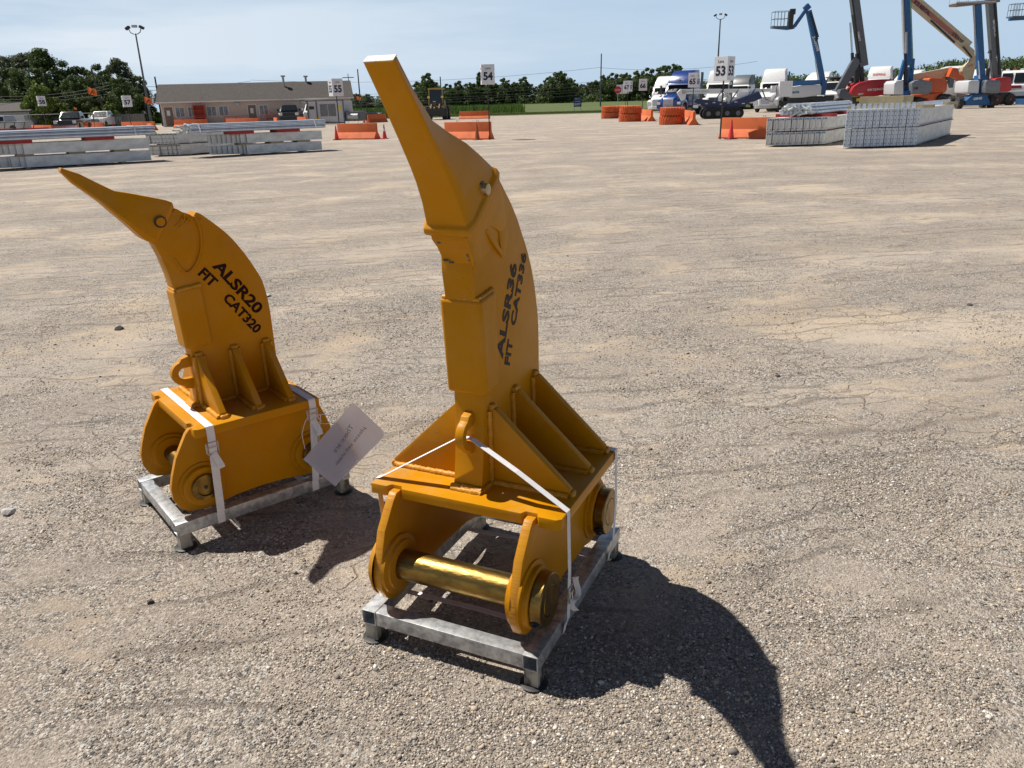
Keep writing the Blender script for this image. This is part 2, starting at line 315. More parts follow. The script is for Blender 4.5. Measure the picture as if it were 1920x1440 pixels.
ICF=np.array([(0,11,5),(0,5,1),(0,1,7),(0,7,10),(0,10,11),(1,5,9),(5,11,4),(11,10,2),(10,7,6),(7,1,8),(3,9,4),(3,4,2),(3,2,6),(3,6,8),(3,8,9),(4,9,5),(2,4,11),(6,2,10),(8,6,7),(9,8,1)])
def stones(n,smin,smax,dist):
    d=dist[0]+(dist[1]-dist[0])*rng.random(n*6)**dist[2]; a=rng.uniform(-.62,.66,n*6)
    x=d*np.sin(a); y=d*np.cos(a)
    k=vnoise(x,y,.8,21)*.5+vnoise(x,y,2.5,22)*.3+vnoise(x,y,6.,23)*.2+.14*np.exp(-((x-.8)**2+(y-1.8)**2)/.9)+.12*np.exp(-((x+.3)**2+(y-1.7)**2)/.3)+.14*np.exp(-((x+.75)**2+(y-2.5)**2)/.08)+.14*np.exp(-((x-1.6)**2+(y-3.)**2)/.3)
    keep=rng.random(n*6)<np.clip((k-.42)*4.5,.03,1); x=x[keep][:n]; y=y[keep][:n]; n=len(x)
    s=smin*(smax/smin)**(rng.random(n)**2.2); jit=rng.uniform(.72,1.25,(n,12,1)); v=ICO[None]*jit
    sc=np.stack([rng.uniform(.8,1.35,n),rng.uniform(.75,1.1,n),rng.uniform(.5,.85,n)],-1); v=v*sc[:,None,:]*s[:,None,None]*.5
    th=rng.uniform(0,6.28,n); c,sn=np.cos(th)[:,None],np.sin(th)[:,None]; tl=rng.uniform(-.5,.5,n)[:,None]
    z=v[...,2]+tl*v[...,0]; vx=v[...,0]*c-v[...,1]*sn; vy=v[...,0]*sn+v[...,1]*c
    v=np.stack([vx+x[:,None],vy+y[:,None],z+(hgt(x,y)+s*.12)[:,None]],-1).reshape(-1,3)
    return v,(ICF[None]+12*np.arange(n)[:,None,None]).reshape(-1,3)
vs,fs=[],[]; o_=0
for a in ((150000,.0032,.010,(1.1,4.6,1.45)),(3800,.009,.020,(1.2,6.5,1.3)),(34000,.005,.013,(3.2,8.5,1.2)),(50,.018,.032,(1.6,9,1.2))):
    v,f=stones(*a); vs.append(v); fs.append(f+o_); o_+=len(v)
tag(np_mesh('loose_gravel',np.concatenate(vs),np.concatenate(fs),STONE),'small loose gravel stones scattered over the yard surface','gravel',kind='stuff')
# a few dark clods and single rocks that stand out
def rock(px,py,s,c,label,flat=.6):
    p=gnd(px,py); b=MB(); n=random.random()
    vv=[tuple(Vector(a)*s*random.uniform(.7,1.2)*.5) for a in ICO]; b._add([(x,y,z*flat) for x,y,z in vv],[tuple(f) for f in ICF]); o=b.build('rock',c); o.location=(p.x,p.y,s*.12); tag(o,label,'rock')
ROCKD=mat('dark_rock',(.07,.062,.06),.9,scale=30,bump=.003); ROCKL=mat('pale_rock',(.5,.48,.46),.85,scale=30,bump=.003)
rock(15,962,.07,ROCKL,'pale grey stone on the gravel at the far left, level with the left pallet')
rock(224,618,.09,ROCKD,'dark lump of stone on the gravel left of the left ripper blade')
rock(1458,706,.035,ROCKD,'small black stone on the bare gravel right of the right ripper')
rock(1818,573,.055,ROCKD,'dark clod of earth on the tan gravel far to the right',.5)
rock(283,1130,.03,ROCKD,'small black stone on the gravel in front of the left pallet')
rock(500,555,.09,ROCKL,'pale flat stone on the gravel right of the left ripper blade',.25)
rock(1440,1148,.022,ROCKL,'little pale stone beside the shadow of the right ripper')
# grass field and lawn
GRS=mat('field_grass',(.105,.135,.030),.9,c2=(.055,.08,.018),scale=.55,stretch=(.25,1.6,1),bump=.05,bscale=9)
CROP=mat('crop_rows',(.085,.15,.03),.9,c2=(.04,.085,.018),scale=1.6,stretch=(1,.6,3),bump=.2,bscale=4)
def edge_y(x): return 104.5+.6*np.sin(x*.13)-.13*x-np.clip(x-40,0,99)*.05
def field():
    xs=np.concatenate([np.arange(-260,-60,10),np.arange(-60,70,2.),np.arange(70,900,20)]); t=np.array([0,.002,.006,.012,.02,.035,.06,.1,.2,.4,1]); X,T=np.meshgrid(xs,t)
    Y=edge_y(X)+T*1500; Z=rise(Y)+.02+.10*np.minimum(T*100,1); v=np.stack([X,Y,Z],-1).reshape(-1,3); nx,ny=len(xs),len(t); i=np.arange(nx*ny).reshape(ny,nx)
    return np_mesh('grass_field',v,np.stack([i[:-1,:-1],i[:-1,1:],i[1:,1:],i[1:,:-1]],-1).reshape(-1,4),GRS,True)
tag(field(),kind='structure')
def blades(name,n,xr,yr,h,w,m,label,zoff=0.):
    x=rng.uniform(*xr,n); y=rng.uniform(*yr,n)
    if label.startswith('short'): y=edge_y(x)+rng.random(n)**1.5*12
    z=rise(y)+.08+zoff; hh=h*rng.uniform(.5,1.1,n); th=rng.uniform(0,6.28,n); lx,ly=rng.uniform(-.3,.3,n)*hh,rng.uniform(-.3,.3,n)*hh; ww=w*rng.uniform(.6,1.2,n)
    a=np.stack([x-ww*np.cos(th),y-ww*np.sin(th),z],-1); b=np.stack([x+ww*np.cos(th),y+ww*np.sin(th),z],-1); c=np.stack([x+lx,y+ly,z+hh],-1)
    return tag(np_mesh(name,np.stack([a,b,c],1).reshape(-1,3),np.arange(3*n).reshape(n,3),m),label,'grass' if 'grass' in label else 'crops',kind='stuff')
def leafmat(name,c1,c2,tr=.25):
    m=bpy.data.materials.new(name); m.use_nodes=True; t=NT(m); g=t.n('NewGeometry'); tc=t.n('TexCoord'); nz=t.n('TexNoise',i_Scale=.55,i_Detail=3.); t.l(tc.outputs['Object'],nz.inputs[0])
    ad=t.n('Math',operation='ADD'); mr=t.n('MapRange',i_1=.35,i_2=.65); t.l(nz.outputs[0],mr.inputs[0]); ml=t.n('Math',operation='MULTIPLY',i_1=.5); t.l(g.outputs['Random Per Island'],ml.inputs[0]); m2=t.n('Math',operation='MULTIPLY',i_1=.5); t.l(mr.outputs[0],m2.inputs[0]); t.l(ml.outputs[0],ad.inputs[0]); t.l(m2.outputs[0],ad.inputs[1])
    mx=t.n('MixRGB'); mx.inputs[1].default_value=rgb(c1); mx.inputs[2].default_value=rgb(c2); t.l(ad.outputs[0],mx.inputs[0]); t.l(mx.outputs[0],t.b.inputs['Base Color']); t.b.inputs['Roughness'].default_value=.6; t.b.inputs['Specular IOR Level'].default_value=.25
    tl=t.n('BsdfTranslucent'); t.l(mx.outputs[0],tl.inputs[0]); ms=t.n('MixShader',i_0=tr); t.l(t.b.outputs[0],ms.inputs[1]); t.l(tl.outputs[0],ms.inputs[2]); t.l(ms.outputs[0],t.t.nodes['Material Output'].inputs[0]); return m
LEAF=leafmat('leaf_dark',(.050,.082,.024),(.12,.165,.052)); LEAF2=leafmat('leaf_light',(.09,.14,.025),(.19,.25,.045)); LEAFG=leafmat('leaf_grey',(.07,.09,.045),(.15,.17,.09)); GBL=leafmat('grass_blade',(.07,.10,.02),(.15,.17,.05)); CBL=leafmat('crop_leaf',(.06,.12,.02),(.13,.20,.04))
BARK=mat('bark',(.09,.07,.055),.95,scale=9)
blades('lawn_grass',60000,(-30,75),(100,116),.12,.03,GBL,'short mown grass along the edge of the gravel yard')
blades('crop_field',26000,(-75,3),(118,150),1.1,.10,CBL,'green crop rows growing behind the office and the lawn')
def leaves(lobes,n,size,flat=.0):
    P=[];N=[]
    tot=sum(r**2 for *_,r in lobes)
    for (cx,cy,cz,r) in lobes:
        k=int(n*r*r/tot); d=rng.normal(size=(k,3)); d/=np.linalg.norm(d,axis=1)[:,None]; rr=r*(rng.random(k)**.42)*rng.uniform(.82,1.12,k)
        p=d*rr[:,None]*np.array([1,1,.82])+np.array([cx,cy,cz]); P.append(p); N.append(d+rng.normal(size=(k,3))*.7)
    P=np.concatenate(P);N=np.concatenate(N); N/=np.linalg.norm(N,axis=1)[:,None]; n=len(P)
    u=np.cross(N,rng.normal(size=(n,3))); u/=np.linalg.norm(u,axis=1)[:,None]; w=np.cross(N,u); s=(size*rng.uniform(.5,1.3,n))[:,None]
    v=np.stack([P-u*s,P-w*s*.55,P+u*s,P+w*s*.55],1).reshape(-1,3); return v,np.arange(4*n).reshape(n,4)
TREES={}
def tree_proto(kind,seed,H,Wd,n,leaf,size,open_=0.):
    rs=np.random.default_rng(seed); lobes=[]; k=int(30+12*Wd/H)
    for i in range(k):
        h=rs.uniform(.12 if kind!='tall' else .22,.95); prof=math.sin(min(1,(h*.85+.18))*math.pi)**.6 if kind!='cone' else (1.05-h)
        a=rs.uniform(0,6.28); q=rs.random()**.5*Wd/2*prof*.72; r=H*.105*rs.uniform(.6,1.25)*(1-.35*h)
        lobes.append((q*math.cos(a),q*math.sin(a),h*H,r))
    lobes.append((0,0,H*.5,Wd*.26*(1-open_))); v,f=leaves(lobes,n,size)
    r0=thing('tree','x','tree'); tk=MB(); tk.path([(0,0,-.3),(.05,.02,H*.2),(-.05,.05,H*.45),(.1,0,H*.8)],[H*.028,H*.022,H*.016,H*.006],7)
    for i in range(7):
        l=lobes[i]; z0=H*rs.uniform(.15,.5); tk.path([(0,0,z0),(l[0]*.5,l[1]*.5,(z0+l[2])/2+.1),(l[0],l[1],l[2])],[H*.010,H*.007,H*.003],5)
    tk.build('trunk',BARK,r0,recalc=False); c=np_mesh('crown',v,f,leaf); c.parent=r0; return r0
def put_tree(key,px,Y,h,label,group,wd=1.,rz=0.):
    kind,src,H=TREES[key]; p=gx(px,Y); s=h/H
    if key not in KIDS: o=src; KIDS[key]=1
    else: o=dup(src)
    o.location=(p.x,Y,float(rise(Y))); o.rotation_euler=(0,0,rz); o.scale=(s*wd,s*wd,s); o['label']=label
    if group: o['group']=group
    elif 'group' in o: del o['group']
    return o
TREES['a']=('round',tree_proto('round',1,10,9,20000,LEAF,.145),10); TREES['b']=('round',tree_proto('round',2,10,10,20000,LEAF,.145),10)
TREES['c']=('tall',tree_proto('tall',3,12,8,13000,LEAFG,.16,.5),12); TREES['d']=('cone',tree_proto('cone',4,12,9,15000,LEAF,.17),12)
TREES['e']=('round',tree_proto('round',5,5,5,9000,LEAF2,.13),5); TREES['f']=('round',tree_proto('round',6,10,13,17000,LEAF,.19),10)
TREES['g']=('round',tree_proto('round',11,10,14,12000,LEAF,.28),10); TREES['h']=('round',tree_proto('round',12,10,15,12000,LEAF,.28),10); TREES['i']=('tall',tree_proto('tall',13,10,10,9000,LEAF,.26),10)
# cluster of tall trees at the left (pixel column, distance, height in metres)
for i,(k,px,Y,h,w,lb) in enumerate([('b',-25,118,8.5,1.1,'round dark tree cut by the left edge of the photo'),('c',32,122,12.6,.95,'tall thin grey-green tree, second from the left edge'),('c',66,128,13.6,1.3,'tall open grey-green tree left of the highest dark tree'),
    ('d',106,116,12.2,1.45,'highest dark pointed tree behind the lane 58 sign'),('a',140,120,10.4,.9,'dark broad tree right beside the highest pointed tree'),('b',170,124,9.8,.8,'dark tree behind the leaning utility pole'),
    ('a',205,118,9.6,.9,'dark round tree between the utility pole and the lane 57 sign'),('c',244,120,11.6,.9,'tall ragged tree rising behind the lane 57 sign'),('b',228,126,10.,.8,'dark tree filling the gap behind the lane 57 sign'),('f',272,118,7.6,.8,'dark wide tree behind the left light pole'),('a',10,110,7.6,.9,'lower green tree behind the grey house'),('a',60,112,7.,1.,'mid green tree behind the pickup, left of the highest tree'),
    ('b',45,112,9.2,1.2,'broad dark tree below the open grey-green tree'),('f',92,112,9.,1.,'dark spreading tree filling in under the highest tree'),('f',158,112,7.6,1.,'dark spreading tree behind the dark pickup'),('b',188,113,7.8,1.2,'dark tree left of the leaning pole, lower branches spreading'),('f',238,112,7.2,1.,'dark spreading tree under the ragged tall tree'),('e',66,98,4.5,.9,'bright green bushy tree just left of the black pickup'),('e',88,97,6.2,.9,'bright green tree behind the lane 58 sign post'),('e',120,99,3.6,1.1,'pale green bush right behind the black pickup'),('e',186,99,2.8,1.,'light green shrub at the foot of the utility pole'),('e',212,101,3.4,1.,'light green shrub left of the wooden fence')]):
    put_tree(k,px,Y,h*(.78 if k=='c' else .86 if k!='e' else .9),lb,None,w*(1.2 if k=='c' else 1.1),i*1.7)
put_tree('f',355,190,7.0,'small pale tree showing above the office roof',None,.6,.3)
# trees beyond the field, one by one
far=[(672,240,4.5,'e'),(690,230,4.2,'e'),(805,215,8.6,'f'),(790,240,7.,'b'),(842,235,6.2,'a'),(862,240,7.,'f'),(884,238,6.6,'b'),(903,242,9.4,'c'),(922,240,7.6,'a'),(945,238,7.4,'f'),(965,240,6.4,'b'),(983,240,7.6,'a'),(1012,262,5.4,'e'),(1030,240,7.2,'f'),(1050,238,9.,'b'),(1068,242,7.,'a'),(1090,262,5.6,'e'),(1108,250,6.,'b'),(1130,245,7.6,'f'),(1150,242,8.,'a'),(1172,246,8.2,'b'),(1192,240,8.4,'f'),(1215,238,9.,'a'),(1240,242,9.6,'f'),(1262,236,10.,'b')]
lbs=['pale tree just right of the office roof','small tree left of the tall ripper tooth','round dark tree behind the wheel loader','dark tree half hidden by the ripper tooth beside the loader','low dark tree just right of the loader','broad dark tree between loader and lane 54 sign','dark tree near the lane 54 sign, left side','thin ragged tree rising above the lane 54 sign','dark tree directly behind the lane 54 sign','broad tree just right of the lane 54 sign','mid dark tree second right of the lane 54 sign','dark tree at the right end of the group behind lane 54','low pale tree in the gap between the two tree groups','broad tree at the left end of the middle group','highest dark tree of the middle group above the field','dark tree right of the highest middle tree','low tree in the gap left of the exit sign','dark tree behind the exit sign','broad dark tree left of the tall utility pole','dark tree behind the tall utility pole','dark tree behind the lane 67 sign','broad dark tree left of the lane 66 sign','dark tree peeking out behind the lane 66 sign','high broad tree right of the lane 66 sign','high dark tree behind the blue semi truck']
for i,((px,Y,h,k),lb) in enumerate(zip(far,lbs)): put_tree({'a':'g','b':'h','f':'g','c':'i','e':'h'}[k],px,Y,h,lb,'trees beyond the field',1.05 if k!='c' else .7,i*2.1)
# the far wooded ridge that reads as one mass
def woods(name,pts,n,label,h0):
    lobes=[]
    for px,Y,top in pts:
        p=gx(px,Y); z0=float(rise(Y)); zt=at(px,top,Y).z; k=0
        while k<6:
            r=rng.uniform(1.6,3.0)*Y/230; lobes.append((p.x+rng.uniform(-6,6),Y+rng.uniform(-8,8),max(z0+.5,zt-r*.8-rng.random()**2*(zt-z0)*.9),r)); k+=1
    v,f=leaves(lobes,n,.34); tag(np_mesh(name,v,f,LEAF),label,'trees',kind='stuff')
prof=[(1290,150),(1400,142),(1480,140),(1540,138),(1600,132),(1660,126),(1700,122),(1740,119),(1780,113),(1810,105),(1840,112),(1880,108),(1920,104),(1990,100)]
pts=[]
for px in range(1290,1990,7):
    t_=np.interp(px,[p[0] for p in prof],[p[1] for p in prof])+random.uniform(-3,5); pts.append((px,240+random.uniform(-15,25),t_))
woods('wooded_ridge',pts,90000,'long wooded ridge rising behind the trucks and lifts',5)
pts=[(px,250+random.uniform(-8,8),random.uniform(171,185)-(px-960)*.012) for px in range(655,1290,7)]
woods('hedgerow',pts,42000,'low dark hedgerow along the far side of the field',3)
# ------------------------------------------------ the two rippers on their pallets
AO,AR=(-.056,2.353),R(-25.2)
BO,BR=(-1.213,3.1435),R(-51.3)
def wp(O,r,x,y,z): return Vector((O[0]+x*math.cos(r)-y*math.sin(r),O[1]+x*math.sin(r)+y*math.cos(r),z))
def pallet(O,r,hx,hy,label):
    t=thing('steel_pallet',label,'pallet',(O[0],O[1],0),r,'steel pallets under the rippers')
    def rail(a,b,w=.05,h=.052):
        a=Vector(a);b=Vector(b); d=(b-a).normalized(); s=d.cross(Vector((0,0,1))); m=MB(); k=.004
        # hollow square tube, open at the ends
        def ring(p,w,h): return [p+s*w/2*i+Vector((0,0,h/2*j)) for i,j in((-1,-1),(1,-1),(1,1),(-1,1))]
        m.loft([ring(a+d*.16,w-2*k,h-2*k),ring(a,w-2*k,h-2*k),ring(a,w,h),ring(b,w,h),ring(b,w-2*k,h-2*k),ring(b-d*.16,w-2*k,h-2*k)],caps=True)
        m.build('rail',GALV,t,bevel=.0025,smooth=35)
    zr=.094
    for s in(-1,1): rail((s*hx,-hy-.028,zr),(s*hx,hy+.028,zr))
    for s in(-1,1): rail((-hx+.0255,s*hy,zr-.001),(hx-.0255,s*hy,zr-.001),h=.05)
    for sx in(-1,1):
        for sy in(-1,1):
            m=MB(); m.box((sx*hx,sy*hy,.038),(.046,.046,.062)); l=m.build('leg',GALVD,t,bevel=.003,smooth=35)
            f=MB(); f.lathe([(0.001,.040),(.006,.043),(.0085,.035)],(sx*hx,sy*hy,0),'z',20); f.build('foot_plate',DRK,l,smooth=40)
    return t
pallet(AO,AR,.284,.376,'galvanized steel pallet under the right ripper with the grey lettering')
pallet(BO,BR,.250,.352,'galvanized steel pallet under the left ripper with the paper tag')
def rringP(o,i,hw,hb,ch=.25):
    # eight-point section between the front point o=(y,z) and the back point i=(y,z)
    (fy,fz),(by,bz)=o,i; P=[]
    for u,w in((0,-hw*.86),(0,hw*.86),(.12,hw),(.85,hb),(1,hb*.8),(1,-hb*.8),(.85,-hb),(.12,-hw)): P.append((w,fy+(by-fy)*u,fz+(bz-fz)*u))
    return P
def loftc(st,cx,name,m,par,sub=1):
    rings=[]
    for (f,b,hw,hb) in st: rings.append([(cx+x,y,z) for x,y,z in rringP(f,b,hw,hb)])
    mb=MB(); mb.loft(rings); o=mb.build(name,m,par,smooth=45)
    md=o.modifiers.new('b','BEVEL'); md.width=.004; md.segments=2; md.limit_method='ANGLE'; md.angle_limit=R(25)
    return o
def smoothpts(pts,k=4):
    out=[]; n=len(pts)
    for i in range(n-1):
        p0=pts[max(0,i-1)];p1=pts[i];p2=pts[i+1];p3=pts[min(n-1,i+2)]
        for j in range(k):
            t=j/k; out.append(tuple(.5*((2*p1[a])+(-p0[a]+p2[a])*t+(2*p0[a]-5*p1[a]+4*p2[a]-p3[a])*t*t+(-p0[a]+3*p1[a]-3*p2[a]+p3[a])*t**3) for a in range(2)))
    out.append(tuple(pts[-1])); return out
def arc(cy,cz,r,a0,a1,n=10): return [(cy+r*math.cos(R(a0+(a1-a0)*i/n)),cz+r*math.sin(R(a0+(a1-a0)*i/n))) for i in range(n+1)]
def bead(par,pts,r=.007,seg=.008):
    m=MB(); r*=1.45
    P=[Vector(p) for p in pts]; out=[]; rr=[]
    for a,b in zip(P,P[1:]):
        n=max(2,int((b-a).length/seg))
        for i in range(n): out.append(a+(b-a)*i/n+Vector((random.uniform(-1,1),random.uniform(-1,1),random.uniform(-1,1)))*r*.10); rr.append(r*(.86+.10*((i)%2)+random.uniform(-.08,.08)))
    out.append(P[-1]); rr.append(r); m.path(out,rr,8); m.build('weld_bead',WELD,par,smooth=60,recalc=False)
def ripper(c):
    t=thing('ripper_attachment',c['label'],'ripper',(c['O'][0],c['O'][1],0),c['r'],'yellow ripper attachments'); cx=c['cx']; zt=c['zt']
    # blade: one thick plate
    prof=smoothpts(c['front'],3)+c['top']+smoothpts(c['back'],5)
    m=MB(); m.prism([(y,z) for y,z in prof],'x',cx-c['t'],cx+c['t']); m.build('blade',YEL,t,smooth=30,bevel=.003)
    # guard wrapped round the front edge
    m=MB(); m.prism(c['guard'],'x',cx-c['gt'],cx+c['gt']); g=m.build('wear_guard',YEL,t,smooth=40); md=g.modifiers.new('b','BEVEL'); md.width=.011; md.segments=4; md.limit_method='ANGLE'; md.angle_limit=R(40)
    # top plate
    for q in c['plates']:
        m=MB(); m.prism(q,'z',zt-.036,zt); m.build('top_plate',YEL,t,smooth=30,bevel=.003)
    # side plates with pin bosses
    for s in(-1,1):
        m=MB(); sx=c['sx']; pl=c['side']; m.prism(pl,'x',cx+.01+s*sx,cx+.01+s*(sx+c['st'])); n=len(pl); m.mi[-n:]=[1]*n
        sp=m.build('side_plate',[YEL,CUT],t,smooth=32,bevel=.0025)
        for py_ in c['pins']:
            m=MB(); x0=cx+.01+s*(sx+c['st']); rb=c['rb']
            m.lathe([(x0-s*.002,rb),(x0+s*.006,rb*.99),(x0+s*.0085,rb*.86),(x0+s*.022,rb*.84),(x0+s*.026,rb*.80),(x0+s*.026,c['rp']*1.02),(x0-s*.002,c['rp']*1.02)],(0,py_,c['pz']),'x',40,caps=False)
            xi=cx+.01+s*sx; m.lathe([(xi+s*.002,rb*.9),(xi-s*.010,rb*.88),(xi-s*.013,rb*.74),(xi-s*.022,rb*.72),(xi-s*.022,c['rp']*1.01),(xi+s*.002,c['rp']*1.01)],(0,py_,c['pz']),'x',40,caps=False)
            m.build('pin_boss',YEL,sp,smooth=30)
    for py_ in c['pins']:
        xo=sx+c['st']+.024; rp=c['rp']; m=MB(); m.lathe([(cx+.01-xo+.004,rp*.93),(cx+.01-xo+.008,rp),(cx+.01+xo+c['ph']-.004,rp),(cx+.01+xo+c['ph'],rp*.94)],(0,py_,c['pz']),'x',40); p=m.build('pin',PIN,t,smooth=30)
        rc=c['rc']
        for s in ((1,) if c['big'] else (1,-1)):
            m=MB(); x0=cx+.01+s*(xo+.003); w=c['cw']*(1 if s>0 else .5)
            m.lathe([(x0,rp*1.005),(x0,rc*.97),(x0+s*.004,rc),(x0+s*(w-.004),rc),(x0+s*w,rc*.96),(x0+s*w,rp*1.005)],(0,py_,c['pz']),'x',40,caps=False); col=m.build('pin_collar',PIN,p,smooth=30)
            if c['big'] and s>0:
                m=MB(); a=R(215); q=Vector((x0+w*.5,py_+math.cos(a)*rc*.93,c['pz']+math.sin(a)*rc*.93)); d=Vector((0,math.cos(a),math.sin(a))); m.tube(q,q+d*.016,.013,n=6); m.tube(q,q+d*.008,.019,n=20); m.build('collar_bolt',DRK,col,smooth=35)
            if not c['big'] and s>0:
                m=MB(); m.tube((cx+xo+c['ph']+.008,py_,c['pz']),(cx+xo+c['ph']+.0125,py_,c['pz']),.008,n=14); m.build('pin_end_hole',DRK,p,smooth=35)  # bolt hole in the pin end: its shade drawn as a black disc
    # gussets
    for gy,gs in c['gus']:
        for s in(-1,1):
            x0=cx+s*c['t']; xe=cx+s*(c['ge']); h=c['gz']; th=.013
            m=MB(); m.prism([(x0,zt),(xe,zt),(xe,zt+.022),(x0+s*.022,h),(x0,h)],'y',gy-th,gy+th); wb=m.build('gusset',YEL,t,smooth=30,bevel=.002)
            for e in(-1,1):
                yy=gy+e*th; bead(wb,[(x0+s*.012,yy+e*.004,zt+.004),(xe-s*.004,yy+e*.004,zt+.003)],.0085); bead(wb,[(x0+s*.004,yy+e*.004,zt+.008),(x0+s*.004,yy+e*.004,h-.004)],.0075)
            bead(wb,[(x0+s*.004,gy-th,h+.002),(x0+s*.006,gy+th,h+.002)],.009); bead(wb,[(xe,gy-th,zt+.004),(xe+s*.004,gy,zt+.003),(xe,gy+th,zt+.004)],.009)
    fy=c['front'][0][0]; ty=c['t']; wb=t
    bead(wb,[(cx-ty-.002,fy-.004,zt+.003),(cx+ty+.002,fy-.004,zt+.003)],.011); bead(wb,[(cx-ty,fy-.012,zt+.001),(cx+ty+.006,fy-.012,zt+.001)],.008)
    for s in(-1,1):
        bead(wb,[(cx+s*(ty+.003),fy,zt+.003),(cx+s*(ty+.003),c['back'][-1][0],zt+.003)],.008)
        q=c['guard']; bead(wb,[(cx+s*(ty+.003),q[1][0]+.012,q[1][1]),(cx+s*(ty+.003),q[2][0],q[2][1])],.007)
    gq=c['guard']; bead(wb,[(cx-c['gt']+.008,gq[1][0]+.012,gq[1][1]+.002),(cx+c['gt']-.008,gq[1][0]+.012,gq[1][1]+.002)],.006)
    # lifting eye: C-shaped plate on the front edge
    ey,ez,er,ei,eb=c['eye']; k=c['et']; m=MB()
    out=[(eb,ez+er+.022),(ey-.004,ez+er+.012)]+arc(ey,ez,er,105,255,12)+[(ey-.004,ez-er-.012),(eb,ez-er-.022)]
    inn=[(eb,ez-ei)]+arc(ey,ez,ei,-80,-280,14)+[(eb,ez+ei)]
    m.prism(out+inn,'x',cx-k,cx+k); m.build('lifting_eye',YEL,t,smooth=32,bevel=.0035)
    loftc(c['adapter'],cx,'tooth_adapter',YEL,t); th=loftc(c['tooth'],cx,'tooth',YEL,t)
    # lock pin through the tooth
    (py_,pz_),pr,ph=c['lock']; m=MB(); m.lathe([(cx-ph,pr*.8),(cx+ph-.003,pr*.8),(cx+ph,pr*.74)],(0,py_,pz_),'x',22); lp=m.build('lock_pin',c['lockm'],th,smooth=35)
    m=MB(); m.lathe([(cx+c['lh'],pr*1.12),(cx+c['lh']+.0012,pr*1.12),(cx+c['lh']+.0012,pr*.8)],(0,py_-.001,pz_),'x',26,caps=False); m.build('pin_hole',DRK,th)
    return t
CX=-.020
# right-hand (big) ripper
plA=[(-.335,-.255),(-.275,-.255),(-.264,-.237),(-.228,-.237),(-.218,-.255),(.198,-.255),(.208,-.237),(.245,-.237),(.255,-.255),(.31,-.255),(.325,-.243),(.325,.296),(-.335,.296)]
sideA=[(-.2365,.463),(-.2365,.487),(-.262,.487),(-.284,.468)]+[(-.345,.39),(-.376,.30),(-.389,.245),(-.386,.20),(-.365,.158),(-.335,.134),(-.30,.123),(-.265,.122),(-.23,.130),(-.19,.141),(0,.149),(.19,.141),(.23,.130),(.265,.122),(.30,.123),(.335,.134),(.365,.158),(.386,.20),(.392,.25),(.38,.31),(.345,.40),(.31,.478),(.297,.464)]
A=ripper(dict(label='taller yellow ripper attachment on the right, grey lettering ALSR36, chisel tip pointing up',O=AO,r=AR,cx=CX,t=.050,zt=.50,
 front=[(-.180,.497),(-.155,.62),(-.142,.80),(-.150,.95),(-.166,1.124),(-.176,1.20),(-.170,1.27)],top=[(-.10,1.34),(-.02,1.40)],
 back=[(.02,1.437),(.065,1.392),(.104,1.352),(.145,1.301),(.175,1.255),(.208,1.205),(.243,1.138),(.268,1.07),(.286,1.00),(.297,.93),(.299,.86),(.297,.75),(.294,.62),(.294,.497)],
 gt=.069,guard=[(-.150,.812),(-.169,1.112),(-.062,1.122),(-.060,.822)],plates=[plA],sx=.222,st=.029,side=sideA,pins=(-.288,.288),pz=.245,rb=.112,rp=.050,rc=.084,cw=.036,ph=.040,big=True,
 gus=[(-.095,1),(.08,1),(.245,1)],ge=.318,gz=.755,eye=(-.168,.685,.050,.025,-.135),et=.0145,
 adapter=[((-.170,1.20),(.10,1.30),.0503,.0503),((-.178,1.235),(.085,1.345),.054,.052),((-.19,1.265),(.062,1.39),.060,.056),((-.212,1.290),(.030,1.432),.064,.060),((-.214,1.306),(.014,1.45),.066,.060),((-.205,1.33),(-.01,1.47),.055,.05)],
 tooth=[((-.494,1.744),(-.474,1.757),.043,.041),((-.42,1.648),(-.392,1.678),.047,.036),((-.36,1.566),(-.312,1.612),.051,.035),((-.31,1.497),(-.228,1.578),.056,.038),((-.277,1.45),(-.155,1.548),.061,.05),((-.247,1.395),(-.088,1.512),.066,.058),((-.222,1.335),(-.026,1.476),.073,.064),((-.230,1.324),(-.010,1.470),.081,.074),((-.226,1.308),(.006,1.456),.082,.075),((-.205,1.300),(.0,1.446),.066,.06)],
 lock=((-.118,1.422),.021,.082),lh=.0635,lockm=mat('zinc_bolt',(.55,.42,.30),.35,metal=.9,c2=(.35,.3,.12),scale=30)))
